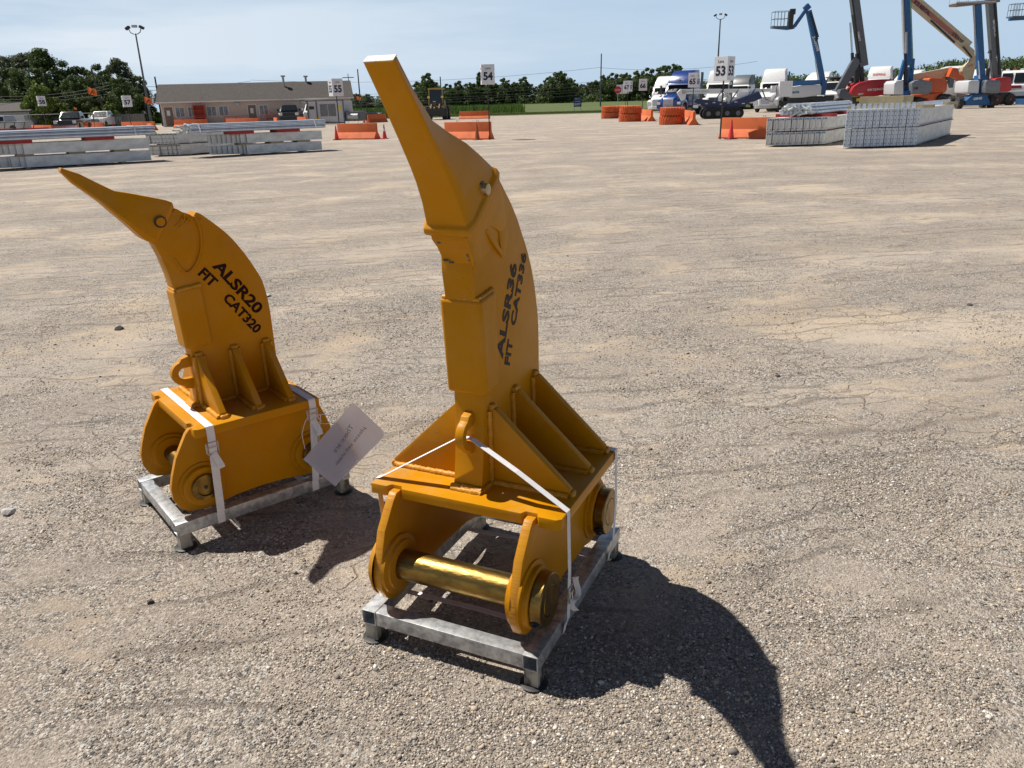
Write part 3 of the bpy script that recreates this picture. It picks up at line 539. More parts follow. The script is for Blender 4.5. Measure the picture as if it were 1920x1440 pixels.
# left-hand (small) ripper
plB=[(-.295,-.250),(-.235,-.250),(-.227,-.234),(-.194,-.234),(-.186,-.250),(.186,-.250),(.194,-.234),(.227,-.234),(.235,-.250),(.272,-.250),(.284,-.236),(.284,.272),(-.295,.272)]
sideB=[(-.2335,.453),(-.2335,.477),(-.252,.477),(-.268,.460),(-.320,.37),(-.345,.30),(-.358,.25),(-.356,.20),(-.338,.158),(-.312,.138),(-.275,.128),(-.235,.124),(-.19,.130),(-.1,.142),(0,.146),(.1,.142),(.19,.130),(.235,.124),(.275,.128),(.312,.138),(.338,.158),(.356,.20),(.358,.25),(.345,.30),(.318,.385),(.285,.462),(.272,.454)]
CB=-.010
B=ripper(dict(label='shorter yellow ripper attachment on the left, dark lettering ALSR20, beak-like tooth pointing left',O=BO,r=BR,cx=CB,t=.040,zt=.49,
 front=[(-.158,.487),(-.142,.62),(-.140,.73),(-.150,.9),(-.164,.996),(-.172,1.05),(-.184,1.105),(-.188,1.137)],top=[(-.205,1.172),(-.16,1.24),(-.105,1.30),(-.082,1.283),(-.056,1.271),(-.045,1.262),(-.03,1.277)],
 back=[(-.014,1.269),(.036,1.223),(.082,1.175),(.127,1.11),(.163,1.044),(.193,.977),(.206,.912),(.211,.847),(.212,.79),(.212,.68),(.212,.487)],
 gt=.052,guard=[(-.160,.742),(-.171,.983),(-.060,.994),(-.050,.744)],plates=[plB],sx=.198,st=.025,side=sideB,pins=(-.236,.236),pz=.232,rb=.098,rp=.036,rc=.056,cw=.012,ph=.008,big=False,
 gus=[(-.115,1),(.033,1),(.172,1)],ge=.243,gz=.708,eye=(-.172,.634,.052,.024,-.132),et=.015,
 adapter=[((-.150,1.05),(-.075,1.062),.041,.041),((-.186,1.115),(-.04,1.125),.0445,.044),((-.203,1.168),(-.028,1.20),.0465,.045),((-.200,1.185),(-.058,1.268),.046,.043),((-.205,1.195),(-.108,1.297),.045,.040),((-.21,1.205),(-.13,1.31),.040,.035)],
 tooth=[((-.466,1.462),(-.461,1.474),.022,.021),((-.435,1.418),(-.407,1.449),.029,.022),((-.362,1.347),(-.350,1.411),.038,.015),((-.318,1.294),(-.302,1.380),.045,.014),((-.280,1.25),(-.250,1.367),.051,.027),((-.254,1.215),(-.178,1.346),.054,.038),((-.236,1.194),(-.135,1.333),.057,.046),((-.212,1.178),(-.113,1.322),.057,.048),((-.200,1.178),(-.108,1.304),.050,.044)],
 lock=((-.172,1.257),.021,.062),lh=.0545,lockm=YEL))
# stencilled lettering on the blade faces
def stencil(par,s,a,b,cap,x,m,w=None):
    a=Vector((x,*a)); b=Vector((x,*b)); d=b-a; n=Vector((1,0,0)).cross(d).normalized(); return text(s,.1,frameM(a,d,n),m,par,fit=(d.length,cap),off=.0034,extr=.0006)
xa=CX+.0508
stencil(A,'ALSR36',(.002,.884),(.132,1.160),.052,xa,INKG); stencil(A,'FIT',(.052,.846),(.085,.922),.042,xa,INKG); stencil(A,'CAT336',(.104,.964),(.208,1.180),.042,xa,INKG)
xb=CB+.0408
stencil(B,'ALSR20',(-.005,1.058),(.147,.828),.050,xb,INK); stencil(B,'FIT',(-.065,1.035),(-.018,.972),.042,xb,INK); stencil(B,'CAT320',(.017,.920),(.133,.746),.042,xb,INK)
# cast details on the big ripper adapter: raised lobe, slot, chips in the paint
m=MB(); m.prism(smoothpts([(-.02,1.405),(.022,1.362),(.036,1.33),(.042,1.30),(.005,1.286),(-.03,1.30),(-.07,1.312),(-.11,1.31),(-.15,1.292),(-.172,1.262),(-.178,1.232),(-.17,1.205)],4)+[(-.182,1.24),(-.215,1.30),(-.16,1.33),(-.06,1.39)],'x',CX+.048,CX+.0575); m.build('cast_lobe',YEL,A,smooth=40,bevel=.003)
m=MB(); m.prism([(-.098,1.302),(-.086,1.308),(-.03,1.262),(.012,1.222),(.004,1.214),(-.045,1.253)],'x',CX+.049,CX+.0595); m.build('cast_rib',YEL,A,smooth=40,bevel=.003)
m=MB(); m.prism([(.0,1.286),(.022,1.302),(.050,1.306),(.060,1.275),(.052,1.235),(.03,1.205),(.012,1.205)],'x',CX+.048,CX+.0545); m.build('cast_pad',YEL,A,smooth=40,bevel=.002)
CHIP=mat('bare_steel_chip',(.05,.045,.045),.6,c2=(.30,.28,.26),scale=90,lo=.5,hi=.7)
m=MB()
for (x,z,w,h) in ((-.058,1.283,.018,.010),(-.050,1.228,.028,.009),(-.036,1.222,.020,.006),(.020,1.245,.008,.011),(.022,1.232,.005,.005),(-.03,1.224,.006,.004)):
    zz=z; yy=np.interp(zz,[1.20,1.235,1.265,1.293],[-.170,-.178,-.19,-.215])-.0008
    P=[(CX+.02+x+w/2*math.cos(a)*random.uniform(.6,1.2),yy-.25*h*math.sin(a)-.0006,zz+h/2*math.sin(a)*random.uniform(.7,1.2)) for a in [6.283*i/9 for i in range(9)]]
    m=MB(); m.loft([P,[(a,b+.003,c_) for a,b,c_ in P]]); m.build('paint_chip',CHIP,A)
m=MB(); fr=[(-.481,1.752)]; m.loft([[(CX-.041,-.4945,1.7455),(CX+.041,-.4945,1.7455),(CX+.039,-.4745,1.7582),(CX-.039,-.4745,1.7582)],[(CX-.041,-.4925,1.7435),(CX+.041,-.4925,1.7435),(CX+.039,-.4725,1.7562),(CX-.039,-.4725,1.7562)]]); m.build('worn_edge',mat('bare_tip',(.66,.62,.58),.55,c2=(.5,.3,.1),scale=60,lo=.55,hi=.7),A)
# casting marks and pad outline on the small ripper
m=MB(); pts=smoothpts([(-.040,1.262),(-.030,1.23),(-.027,1.18),(-.040,1.12),(-.070,1.07),(-.105,1.048),(-.128,1.075),(-.142,1.11)],4); m.path([(CB+.042,y,z) for y,z in pts],.0055,6); m.build('weld_seam',YEL,B,smooth=60,recalc=False)
text('SP',.04,frameM((CB+.0455,-.096,1.258),(0,.55,-.62),(0,.6,.55)),YEL,B,'casting_mark',extr=.0012,off=.001); text('J9',.034,frameM((CB+.0455,-.118,1.236),(0,.55,-.62),(0,.6,.55)),YEL,B,'casting_mark',extr=.0012,off=.001)
# ------------------------------------------------ straps
def ribbon(m,P,w,axes,th=.0012):
    for k in range(len(P)-1):
        pass
    P=[Vector(p) for p in P]; rings=[]
    for i,p in enumerate(P):
        d=(P[min(i+1,len(P)-1)]-P[max(i-1,0)]).normalized(); a=Vector(axes[i] if isinstance(axes,list) else axes); a=(a-d*a.dot(d)).normalized(); n=d.cross(a)
        rings.append([p-a*w/2-n*th/2,p+a*w/2-n*th/2,p+a*w/2+n*th/2,p-a*w/2+n*th/2])
    m.loft(rings)
def buckle(par,c,w,h,xd=(0,1,0),nd=(1,0,0)):
    # bent wire buckle round the strap
    c=Vector(c); u=Vector(xd); n=Vector(nd); z=Vector((0,0,1)); m=MB()
    P=[c-u*w/2+z*h/2,c+u*w/2+z*h/2,c+u*w/2-z*h/2,c-u*w/2-z*h/2]; m.path(P,.0022,6,closed=True)
    m.path([c-u*w/2+z*h*.08+n*.003,c+u*w/2+z*h*.08+n*.003],.0022,6); m.path([c-u*w*.62+z*h*.5+n*.004,c-u*w*.62-z*h*.3+n*.004,c-u*w*.3-z*h*.5+n*.004],.002,6); m.build('buckle',mat('buckle_wire',(.62,.62,.60),.35,metal=.8),par,smooth=60)
def strapA():
    t=thing('strap','white strap running through the lifting eye of the right ripper','strap',(AO[0],AO[1],0),AR,'white tie-down straps')
    m=MB(); Y=(0,1,0); e=(CX+.0,-.172,.676)
    ribbon(m,[(CX+.020,-.172,.676),(.16,-.192,.603),(.310,-.194,.512),(.3265,-.195,.5025),(.3275,-.196,.496),(.331,-.197,.30),(.3275,-.198,.125),(.318,-.20,.10),(.313,-.20,.070),(.309,-.20,.066),(0,-.19,.064),(-.309,-.20,.066),(-.312,-.20,.072),(-.316,-.21,.118),(-.3365,-.212,.496),(-.3365,-.212,.5015),(-.32,-.212,.506),(CX-.020,-.172,.676),(CX+.020,-.172,.676)],.024,Y)
    m.build('webbing',STRAP,t,recalc=True); buckle(t,(.333,-.197,.215),.034,.05)
    m=MB(); q=[(-.19,.27),(-.168,.262),(-.145,.24),(-.14,.21),(-.152,.185),(-.172,.175),(-.178,.155),(-.165,.135)]; ribbon(m,[(.336+.006*math.sin(i*.5),y,z) for i,(y,z) in enumerate(smoothpts(q,4))],.018,(1,.3,.2)); m.build('loose_end',STRAP,t)
    t2=thing('strap','white strap round the far end of the right ripper and pallet','strap',(AO[0],AO[1],0),AR,'white tie-down straps'); m=MB()
    ribbon(m,[(-.3375,.272,.502),(-.2,.280,.506),(-.06,.312,.56),(.02,.312,.56),(.16,.282,.508),(.3265,.270,.5025),(.3285,.27,.496),(.333,.262,.30),(.3285,.25,.125),(.318,.25,.10),(.313,.25,.070),(.309,.25,.066),(0,.27,.064),(-.309,.25,.066),(-.313,.25,.10),(-.3375,.268,.49),(-.3375,.272,.502)],.024,Y); m.build('webbing',STRAP,t2)
strapA()
def strapB(y0,y1,label,zb,tail):
    t=thing('strap',label,'strap',(BO[0],BO[1],0),BR,'white tie-down straps'); m=MB(); Y=(0,1,0)
    ribbon(m,[(-.297,y0,.4925),(0,y0,.4925),(.2845,y0,.4925),(.2865,y0,.489),(.2885,y0,.45),(.288,y1,.122),(.2785,y1,.117),(.2775,y1,.070),(.274,y1,.066),(0,y1,.064),(-.274,y1,.066),(-.2775,y1,.070),(-.2785,y1,.12),(-.2965,y0,.45),(-.2975,y0,.489),(-.297,y0,.4925)],.031,Y)
    m.build('webbing',STRAP,t); buckle(t,(.292,(y0*.8+y1*.2),zb),.043,.05)
    m=MB(); yy=y0*.7+y1*.3; ribbon(m,[(.292,yy,zb-.02),(.298,yy+.008,zb-.045),(.305,yy+.018,zb-.075)]+tail,.026,(0,1,.1)); m.build('loose_end',STRAP,t); return t
strapB(-.192,-.204,'white strap with a wire buckle over the near end of the left ripper',.402,[(.304,-.176,.315)])
sb=strapB(.238,.212,'white buckled strap on the left ripper partly hidden by the paper tag',.425,[(.304,.25,.33)])
p0=gnd(424,962); p1=gnd(451,991); m=MB(); ribbon(m,[(p0.x,p0.y,.05),((p0.x+p1.x)/2,(p0.y+p1.y)/2,.018),(p1.x,p1.y,.012)],.007,(1,0,.2)); tag(m.build('strap_offcut',STRAP),'thin white strap end trailing onto the gravel beside the left pallet','strap')
# paper tag on a wire
def quad(P,name,m_,par,th=.0012):
    P=[Vector(p) for p in P]; n=(P[1]-P[0]).cross(P[3]-P[0]).normalized(); N=6; rows=[]
    rings=[]
    for s in (0,th):
        for i in range(N+1):
            pass
    mb=MB(); 
    for s in(0,th):
        for i in range(N+1):
            for j in range(N+1):
                u,v=i/N,j/N; p=P[0]*(1-u)*(1-v)+P[1]*u*(1-v)+P[2]*u*v+P[3]*(1-u)*v; mb.v.append(tuple(p+n*(s+.010*math.sin(u*3.1)*math.sin(v*2.6+.4)+.003*math.sin(u*9))))
    K=(N+1)**2
    for i in range(N):
        for j in range(N):
            a=i*(N+1)+j; mb.f.append((a,a+1,a+N+2,a+N+1)); mb.f.append((K+a,K+a+N+1,K+a+N+2,K+a+1))
    edge=[i*(N+1) for i in range(N+1)]+[N*(N+1)+j for j in range(1,N+1)]+[i*(N+1)+N for i in range(N-1,-1,-1)]+[j for j in range(N-1,0,-1)]
    for a,b in zip(edge,edge[1:]+edge[:1]): mb.f.append((a,b,K+b,K+a))
    mb.mi=[0]*len(mb.f); return mb.build(name,m_,par,smooth=60)
tg=thing('paper_tag','white paper tag in a clear sleeve tied with wire to the left ripper strap','tag',(0,0,0))
c0=[at(661.8,754.5,3.00),at(724.4,814,2.97),at(629.7,910,2.93),at(569.5,861,2.96)]
quad(c0,'paper',PAPER,tg)
SLV=bpy.data.materials.new('clear_sleeve'); SLV.use_nodes=True; _t=NT(SLV); _t.b.inputs['Base Color'].default_value=(.50,.49,.58,1); _t.b.inputs['Roughness'].default_value=.25; _t.b.inputs['Alpha'].default_value=.5
c1=[at(630,790,2.965),at(669,863,2.93),at(628.5,913,2.915),at(568,862,2.945)]; quad(c1,'sleeve',SLV,tg,.0006)
GI=mat('faint_print',(.12,.12,.15),.8)
def tagtext(s,a,b,h,Y):
    a=at(a[0],a[1],Y); b=at(b[0],b[1],Y-.012); u=at(600,700,Y)-at(640,750,Y); text(s,.1,frameM(a,b-a,u),GI,tg,fit=((b-a).length,h),extr=.0003,off=-.0006)
tagtext('There are',(664,800),(630,850),.020,2.948); tagtext('please sell them',(688,804),(634,874),.020,2.940)
m=MB(); cc=at(583,785,3.0); ring=at(633,787,2.965)
def loop(a,b,sag,n=14,r=.0014):
    a=Vector(a);b=Vector(b); P=[a+(b-a)*i/n+Vector((0,0,sag*math.sin(math.pi*i/n))) for i in range(n+1)]; m.path(P,r,5)
loop(cc,ring,.022); loop(cc,ring,-.020); q=at(586,832,3.0); loop(cc,q,.0); loop(at(578,782,3.0),at(566,815,2.99),.012); loop(at(566,815,2.99),at(572,842,2.99),-.004); loop(at(601,778,2.99),at(597,838,2.99),.0); loop(at(588,776,2.99),at(603,790,2.98),.004)
m.build('tie_wire',STRAP,tg,smooth=60,recalc=False)
# ------------------------------------------------ things standing round the yard
ORG=mat('orange_barrier_paint',(.62,.135,.035),.75,c2=(.42,.10,.035),scale=2.2,lo=.5,hi=.75); ORT=mat('orange_tyre_paint',(.70,.14,.03),.7,c2=(.45,.09,.03),scale=5)
CONE=mat('cone_plastic',(.80,.05,.045),.5,var=.08); CONEW=mat('cone_band',(.8,.8,.8),.5); SGN=mat('sign_white',(.70,.71,.74),.5,var=.03); BLKP=mat('black_post',(.012,.012,.014),.5); NUM=mat('sign_print',(.012,.014,.03),.6)
WHT=mat('white_vehicle_paint',(.78,.78,.77),.3,var=.04,coat=.3); GLS=mat('dark_glass',(.015,.02,.022),.08,spec=.7,var=.2); CHR=mat('chrome',(.6,.6,.62),.18,metal=1.,var=.05); GRYP=mat('grey_paint',(.13,.14,.155),.4); LGR=mat('light_grey_paint',(.46,.47,.48),.45)
BLU=mat('blue_truck_paint',(.010,.055,.24),.25,coat=.5,c2=(.008,.03,.16)); GBLU=mat('lift_blue',(.016,.105,.27),.4,c2=(.012,.08,.22)); RED=mat('lift_red',(.50,.030,.035),.35); CRM=mat('cream_paint',(.58,.50,.33),.5); ORL=mat('lift_orange',(.72,.13,.03),.4); HDL=mat('headlight',(.75,.75,.72),.15,spec=.8); BLKV=mat('black_vehicle_paint',(.012,.015,.016),.2,coat=.6); TYR=mat('tyre',(.028,.027,.026),.85,c2=(.06,.055,.05),scale=9); RIM=mat('rim',(.5,.5,.5),.35,metal=.7)
def sgn(name,label,px,Y,num,w=.6,h=.86,zb=2.25,rz=0.,post=.045,big=None):
    p=gx(px,Y); t=thing('lane_sign',label,'sign',(p.x,Y,0),rz,'numbered lane signs'); m=MB(); m.box((0,0,(zb+.2)/2),(post,post,zb+.2)); m.build('post',BLKP,t); m=MB(); m.cube((-w/2,-w/2,zb),(w/2,w/2,zb+h)); b=m.build('sign_box',SGN,t,bevel=.006)
    for k in range(4):
        a=k*math.pi/2; nrm=Vector((math.sin(a),-math.cos(a),0)); xd=Vector((math.cos(a),math.sin(a),0)); o=nrm*(w/2+.003)
        text('Lane',.1,frameM(o+Vector((0,0,zb+h*.74)),xd,(0,0,1)),NUM,b,'lettering',fit=(w*.42,h*.13),align='CENTER'); text(num,.1,frameM(o+Vector((0,0,zb+h*.20)),xd,(0,0,1)),NUM,b,'number',fit=(w*.72,h*.42),off=.004,align='CENTER')
    return t
sgn('53','white lane 53 sign box on a black post beside the orange barrier',1350,32.8,'53',.58,.88,2.2,-0.75)
sgn('54','white lane 54 sign in front of the trees beyond the field',918.3,38.,'54',.6,.84,2.42,0.099)
sgn('55','white lane 55 sign in front of the office building',638.5,46,'55',.62,.9,2.2,0.567)
sgn('57','white lane 57 sign left of the tall light pole',249,69,'57',.68,.88,2.1,0.524)
sgn('58','white lane 58 sign in front of the tall trees, left of the pickup',91,78,'58',.66,.88,2.45,0.625)
sgn('65','white lane 65 sign in front of the blue truck',1297,53,'65',.56,.86,2.2,-0.524)
sgn('66','white lane 66 sign, right of the lane 67 sign',1204,66,'66',.62,.86,2.2,-0.218)
sgn('67','white lane 67 sign in front of another lane sign',1176,72,'67',.62,.88,2.2,-0.496); sgn('68','white lane sign mostly hidden behind the lane 67 sign',1172,80,'68',.62,.88,2.1,-0.145)
# jersey barriers
def barrier(a,b,label,back=.0):
    a=Vector(a);b=Vector(b); d=b-a; L_=d.length; t=thing('concrete_barrier',label,'barrier',(a.x,a.y,0),math.atan2(d.y,d.x),'orange painted concrete barriers'); m=MB()
    pr=[(-.30,.0),(-.30,.06),(-.27,.10),(-.11,.33),(-.085,.36),(-.075,.80),(.075,.80),(.085,.36),(.11,.33),(.27,.10),(.30,.06),(.30,0)]; m.prism([(y,z) for y,z in pr],'x',0,L_)
    bo=m.build('barrier_body',ORG,t,bevel=.012,smooth=30); m=MB()
    for u in(.28,.72): m.path([(L_*u-.06,0,.78),(L_*u-.04,0,.87),(L_*u+.04,0,.87),(L_*u+.06,0,.78)],.009,5)
    m.build('lifting_loop',DRK,t); return t
def bpx(x0,Y0,x1,Y1,label): a=gx(x0,Y0);b=gx(x1,Y1); return barrier(a,b,label)
bpx(1352,33.6,1462,32.0,'orange barrier beside the lane 53 sign, half behind the steel beams')
bpx(836,39.8,921,38.6,'orange barrier under the lane 54 sign'); bpx(636,43.6,708,42.6,'orange barrier in front of the lane 55 sign')
bpx(862,90,918,89,'far orange barrier between the loader and the lane 54 sign'); bpx(690,84,724,86,'orange barrier left of the tall ripper tooth, farther back')
bpx(329,86,390,84.5,'orange barrier in front of the red shelves'); bpx(426,84,486,82,'orange barrier in front of the office, left of the black pickup'); bpx(516,82,522,79,'orange barrier piece left of the black pickup'); bpx(560,82,576,80,'orange barrier piece right of the black pickup')
bpx(64,76,101,72,'orange barrier left of the dark pickup, by the lane 58 sign'); bpx(168,84,197,82,'orange barrier right of the dark pickup'); bpx(231,81,292,78,'orange barrier at the foot of the left light pole'); bpx(281,66,289,60.5,'short orange barrier end in front of the left light pole')
bpx(1222,60.5,1204,66,'orange barrier seen from its end near the lane 66 sign'); bpx(1301,50,1284,56,'orange barrier seen from its end at the lane 65 sign')
# cones
def cone(px,Y,label,h=.72,m1=None,band=False):
    p=gx(px,Y); t=thing('traffic_cone',label,'cone',(p.x,Y,0),.3,'traffic cones'); m=MB(); m.lathe([(.03,h*.17),(h*.45,h*.105),(h*.8,h*.055),(h,h*.035),(h-.003,.004)],(0,0,0),'z',18); m.build('cone_body',m1 or CONE,t,smooth=40); m=MB(); m.box((0,0,.015),(h*.52,h*.52,.03)); m.build('cone_base',m1 or (CONE if band else RUBB),t,bevel=.006)
    if band: m=MB(); m.lathe([(h*.52,h*.100),(h*.72,h*.073)],(0,0,0),'z',18,caps=False); m.build('reflective_band',CONEW,t,smooth=60)
cone(1370,32.5,'red cone left of the barrier under the lane 53 sign',.75); cone(631.5,43,'red cone at the left end of the lane 55 barrier',.72,band=False); cone(721.5,42.8,'red cone with white band right of the lane 55 barrier',.72,band=True)
cone(895,38.3,'dull orange cone in front of the lane 54 barrier',.74,mat('old_cone',(.36,.10,.03),.7)); cone(1282,52,'grey blue cone between tyres and the lane 65 barrier',.62,mat('grey_cone',(.12,.16,.22),.6,c2=(.6,.2,.06),scale=2)); cone(683,86,'small far red cone left of the tall ripper tooth',.72); cone(723,87,'small far cone against the tall ripper tooth',.6,band=True)
cone(103,73,'red cone with white band at the front of the dark pickup',.75,band=True); cone(3,74,'red cone with white band at the left edge of the photo',.8,band=True); cone(213,84,'orange cone in front of the white pickup on the left',.7)
# orange tractor tyres in stacks
def tyre_proto():
    t=thing('painted_tyre','x','tyre'); R0,wd=.76,.52; m=MB(); m.lathe([(.06,R0*.60),(.02,R0*.70),(.0,R0*.82),(.04,R0*.93),(.10,R0*.965),(wd-.10,R0*.965),(wd-.04,R0*.93),(wd,R0*.82),(wd-.02,R0*.70),(wd-.06,R0*.60),(wd/2,R0*.57)],(0,0,0),'z',40,caps=False); m.build('tyre_casing',ORT,t,smooth=40)
    m=MB(); n=26
    for i in range(n):
        for s in(0,1):
            a=2*math.pi*(i+.5*s)/n; b=a+.17*(1 if s else -1)
            z0,z1=(wd*.5,wd-.02) if s else (.02,wd*.5); P=Vector((math.cos(b)*R0*.985,math.sin(b)*R0*.985,z1 if s else z0)); Q=Vector((math.cos(a)*R0*.985,math.sin(a)*R0*.985,wd*.5)); m.bar(P,Q,.085,.06,up=Vector((math.cos(a),math.sin(a),0)))
    m.build('tread',ORT,t); return t
TY=tyre_proto(); first=True
for px,Y,s,lb in ((1258.5,52.5,1.0,'stack beside the lane 65 sign'),(1181,62,1.08,'stack in front of the lane 66 barrier'),(1143.5,73.5,1.0,'stack farthest left, under the stop sign'),(1168,84,.95,'stack hidden behind the middle stacks')):
    for k in (0,1):
        p=gx(px,Y); o=TY if first else dup(TY); first=False; o.location=(p.x+.03*k,Y,(.53*s)*k+.0); o.scale=(s,s,s); o.rotation_euler=(0,0,k*.4+px); o['label']=('upper' if k else 'lower')+' orange painted tyre in the '+lb; o['group']='orange painted tyres in stacks'
# signs beyond
def post_sign(px,Y,label,cat,fn,zb): p=gx(px,Y); t=thing(cat.replace(' ','_'),label,cat,(p.x,Y,float(rise(Y))),R(-8)); fn(t); return t
def stopf(t):
    m=MB(); m.box((0,.03,1.2),(.06,.05,2.4)); m.build('post',LGR,t); m=MB(); m.prism([(.40*math.cos(R(22.5+45*i)),2.55+.40*math.sin(R(22.5+45*i))) for i in range(8)],'y',-.02,.0); b=m.build('sign_face',mat('stop_red',(.45,.02,.03),.5),t); text('STOP',.1,frameM((-.27,-.022,2.47),(1,0,0),(0,0,1)),CONEW,b,'lettering',fit=(.54,.17)); m=MB(); m.box((.16,.05,2.62),(.62,.02,.95)); m.build('back_board',SGN,t)
post_sign(1157.5,92,'red stop sign on a post behind the orange tyres','stop sign',stopf,0)
def exitf(t):
    m=MB(); [m.box((x,0,.55),(.06,.05,1.1)) for x in(-.42,.42)]; m.build('posts',LGR,t); m=MB(); m.box((0,-.04,1.35),(1.05,.03,1.25)); b=m.build('sign_face',mat('exit_blue',(.02,.03,.15),.5),t); text('CHECK OUT',.1,frameM((-.4,-.058,1.66),(1,0,0),(0,0,1)),CONEW,b,'lettering',fit=(.8,.15)); text('EXIT',.1,frameM((-.42,-.058,.9),(1,0,0),(0,0,1)),CONEW,b,'lettering',fit=(.84,.30),off=.004); m=MB(); m.box((0,-.057,1.42),(.7,.004,.05)); m.build('arrow_line',CONEW,b)
post_sign(1083,112,'dark blue exit sign standing on the lawn edge','exit sign',exitf,0)
# flags
FLG=mat('orange_flag',(.85,.20,.03),.7,var=.1)
def flag(px,Y,zt,s,label,ink=False,dirn=1):
    p=gx(px,Y); t=thing('flag',label,'flag',(p.x,Y,0),R(-18),'orange flags'); m=MB(); m.tube((0,0,0),(0,0,zt),.02,n=6); m.build('flag_pole',BLKP,t); m=MB(); n=6; rows=[[(dirn*s*i/n,.08*s*math.sin(i*1.7),zt-.05-.45*s*i/n*.6-j*s*.62*(1-.12*i/n)) for j in(0,1)] for i in range(n+1)]
    m.loft([[rows[i][0],rows[i][1],(rows[i][1][0],rows[i][1][1]+.006,rows[i][1][2]),(rows[i][0][0],rows[i][0][1]+.006,rows[i][0][2])] for i in range(n+1)]); f=m.build('flag_cloth',FLG,t)
    if ink: m=MB(); z=zt-.5*s; m.bar((dirn*s*.35,-.09,z-.2*s),(dirn*s*.55,-.06,z+.12*s),.01,.09*s); m.bar((dirn*s*.55,-.06,z+.12*s),(dirn*s*.75,-.12,z-.22*s),.01,.09*s); m.build('printed_mark',NUM,f)
flag(180,76,4.0,1.0,'orange flag drooping left of the leaning utility pole',True); flag(281,70,2.95,.85,'orange flag just right of the left light pole',True); flag(147,85,2.4,.4,'little red orange flag behind the dark pickup cab'); flag(672,88,2.7,.55,'orange flag right of the office building')
# light poles, utility poles, wires
WOOD=mat('pole_wood',(.10,.085,.07),.9,scale=6); GPOLE=mat('pole_grey',(.10,.11,.12),.5)
def light_pole(px,Y,h,r,label,lamps=3):
    p=gx(px,Y); t=thing('light_pole',label,'light pole',(p.x,Y,0),R(-10)); m=MB(); m.tube((0,0,0),(0,0,h-.5),r,r*.5,n=8); m.build('pole',GPOLE,t,smooth=40); m=MB(); m.path([(-.62,0,h-.1),(-.5,0,h-.4),(-.2,0,h-.55),(.2,0,h-.55),(.5,0,h-.4),(.62,0,h-.1)],.04,5); m.build('bracket',GPOLE,t)
    for x,s in((-.72,-1),(0,0),(.72,1)): m=MB(); m.box((x,0,h+(.12 if s==0 else 0)),(.42,.30,.22),M=Matrix.Rotation(s*.5,3,'Y')); m.build('floodlight',DRK if s else LGR,t,bevel=.02)
light_pole(286,80,9.1,.13,'tall tapering light pole with three floodlights at the left'); light_pole(1341,120,12.3,.16,'slim far light pole with floodlights behind the lane 53 sign'); 
def upole(px,Y,h,label,lean=0.,r=.14,arm=True,m_=None):
    p=gx(px,Y); t=thing('utility_pole',label,'utility pole',(p.x,Y,float(rise(Y)))); t.rotation_euler=(0,lean,0); m=MB(); m.tube((0,0,-.2),(0,0,h),r,r*.7,n=8); m.build('pole',m_ or WOOD,t,smooth=40)
    if arm: m=MB(); m.box((0,-.15,h-.5),(1.6,.1,.1)); m.build('cross_arm',m_ or WOOD,t)
    return t
upole(1125.5,150,9.0,'bare utility pole on the lawn in front of the far trees',.01,arm=False,m_=GPOLE); upole(203,104,6.9,'leaning wooden utility pole among the left trees',-.10,arm=False); upole(678,150,7.6,'thin utility pole left of the tall ripper tooth',arm=False,m_=GPOLE); upole(829,160,6.2,'utility pole behind the wheel loader',arm=False); upole(1907,160,9.0,'leaning pole above the ridge at the right edge',.06,.10,arm=False,m_=GPOLE); upole(306,100,5.6,'short dark pole beside the left end of the office roof',.0,.13,arm=False,m_=BLKP); upole(660,118,5.9,'thin pole with a lamp behind the right end of the office',0,.07,arm=True,m_=GPOLE)
WIRE=mat('wire',(.03,.03,.03),.6)
def wire(a,b,sag,r,label,grp='overhead wires'):
    m=MB(); n=26; A_=Vector(a);B_=Vector(b); m.path([A_+(B_-A_)*i/n-Vector((0,0,sag*4*(i/n)*(1-i/n))) for i in range(n+1)],r,4); tag(m.build('overhead_wire',WIRE,recalc=False),label,'wire',grp)
for i,(l,r_,s) in enumerate(((150,126,1.2),(177,152,.8),(183,160,.6),(189,165,.7),(196,170,.5),(200,176,.5))): wire(at(470,l,155),at(1128,r_,150),s,.022,['topmost wire above the field left of the pole','second wire from the top left of the pole','third wire from the top left of the pole','fourth wire from the top left of the pole','fifth wire from the top left of the pole','lowest wire left of the pole, just above the field trees'][i])
for i,(l,r_,s) in enumerate(((127,115,.8),(152,140,.5),(160,147,.6),(168,156,.5))): wire(at(1127,l,150),at(1420,r_,150),s,.022,['topmost wire right of the field pole','second wire right of the field pole','third wire right of the field pole','lowest wire right of the field pole'][i])
for i,(l,r_,s) in enumerate(((180,160,.5),(186,166,.5),(190,176,.4))): wire(at(-40,l,98),at(205,r_,104),s,.028,['topmost dark wire crossing the left trees','middle dark wire crossing the left trees','lowest dark wire crossing the left trees'][i]); 
for i,(l,r_,s) in enumerate(((160,152,.5),(167,158,.5))): wire(at(205,l,104),at(470,r_,155),s,.026,['upper wire running from the leaning pole over the office','lower wire running from the leaning pole over the office'][i])
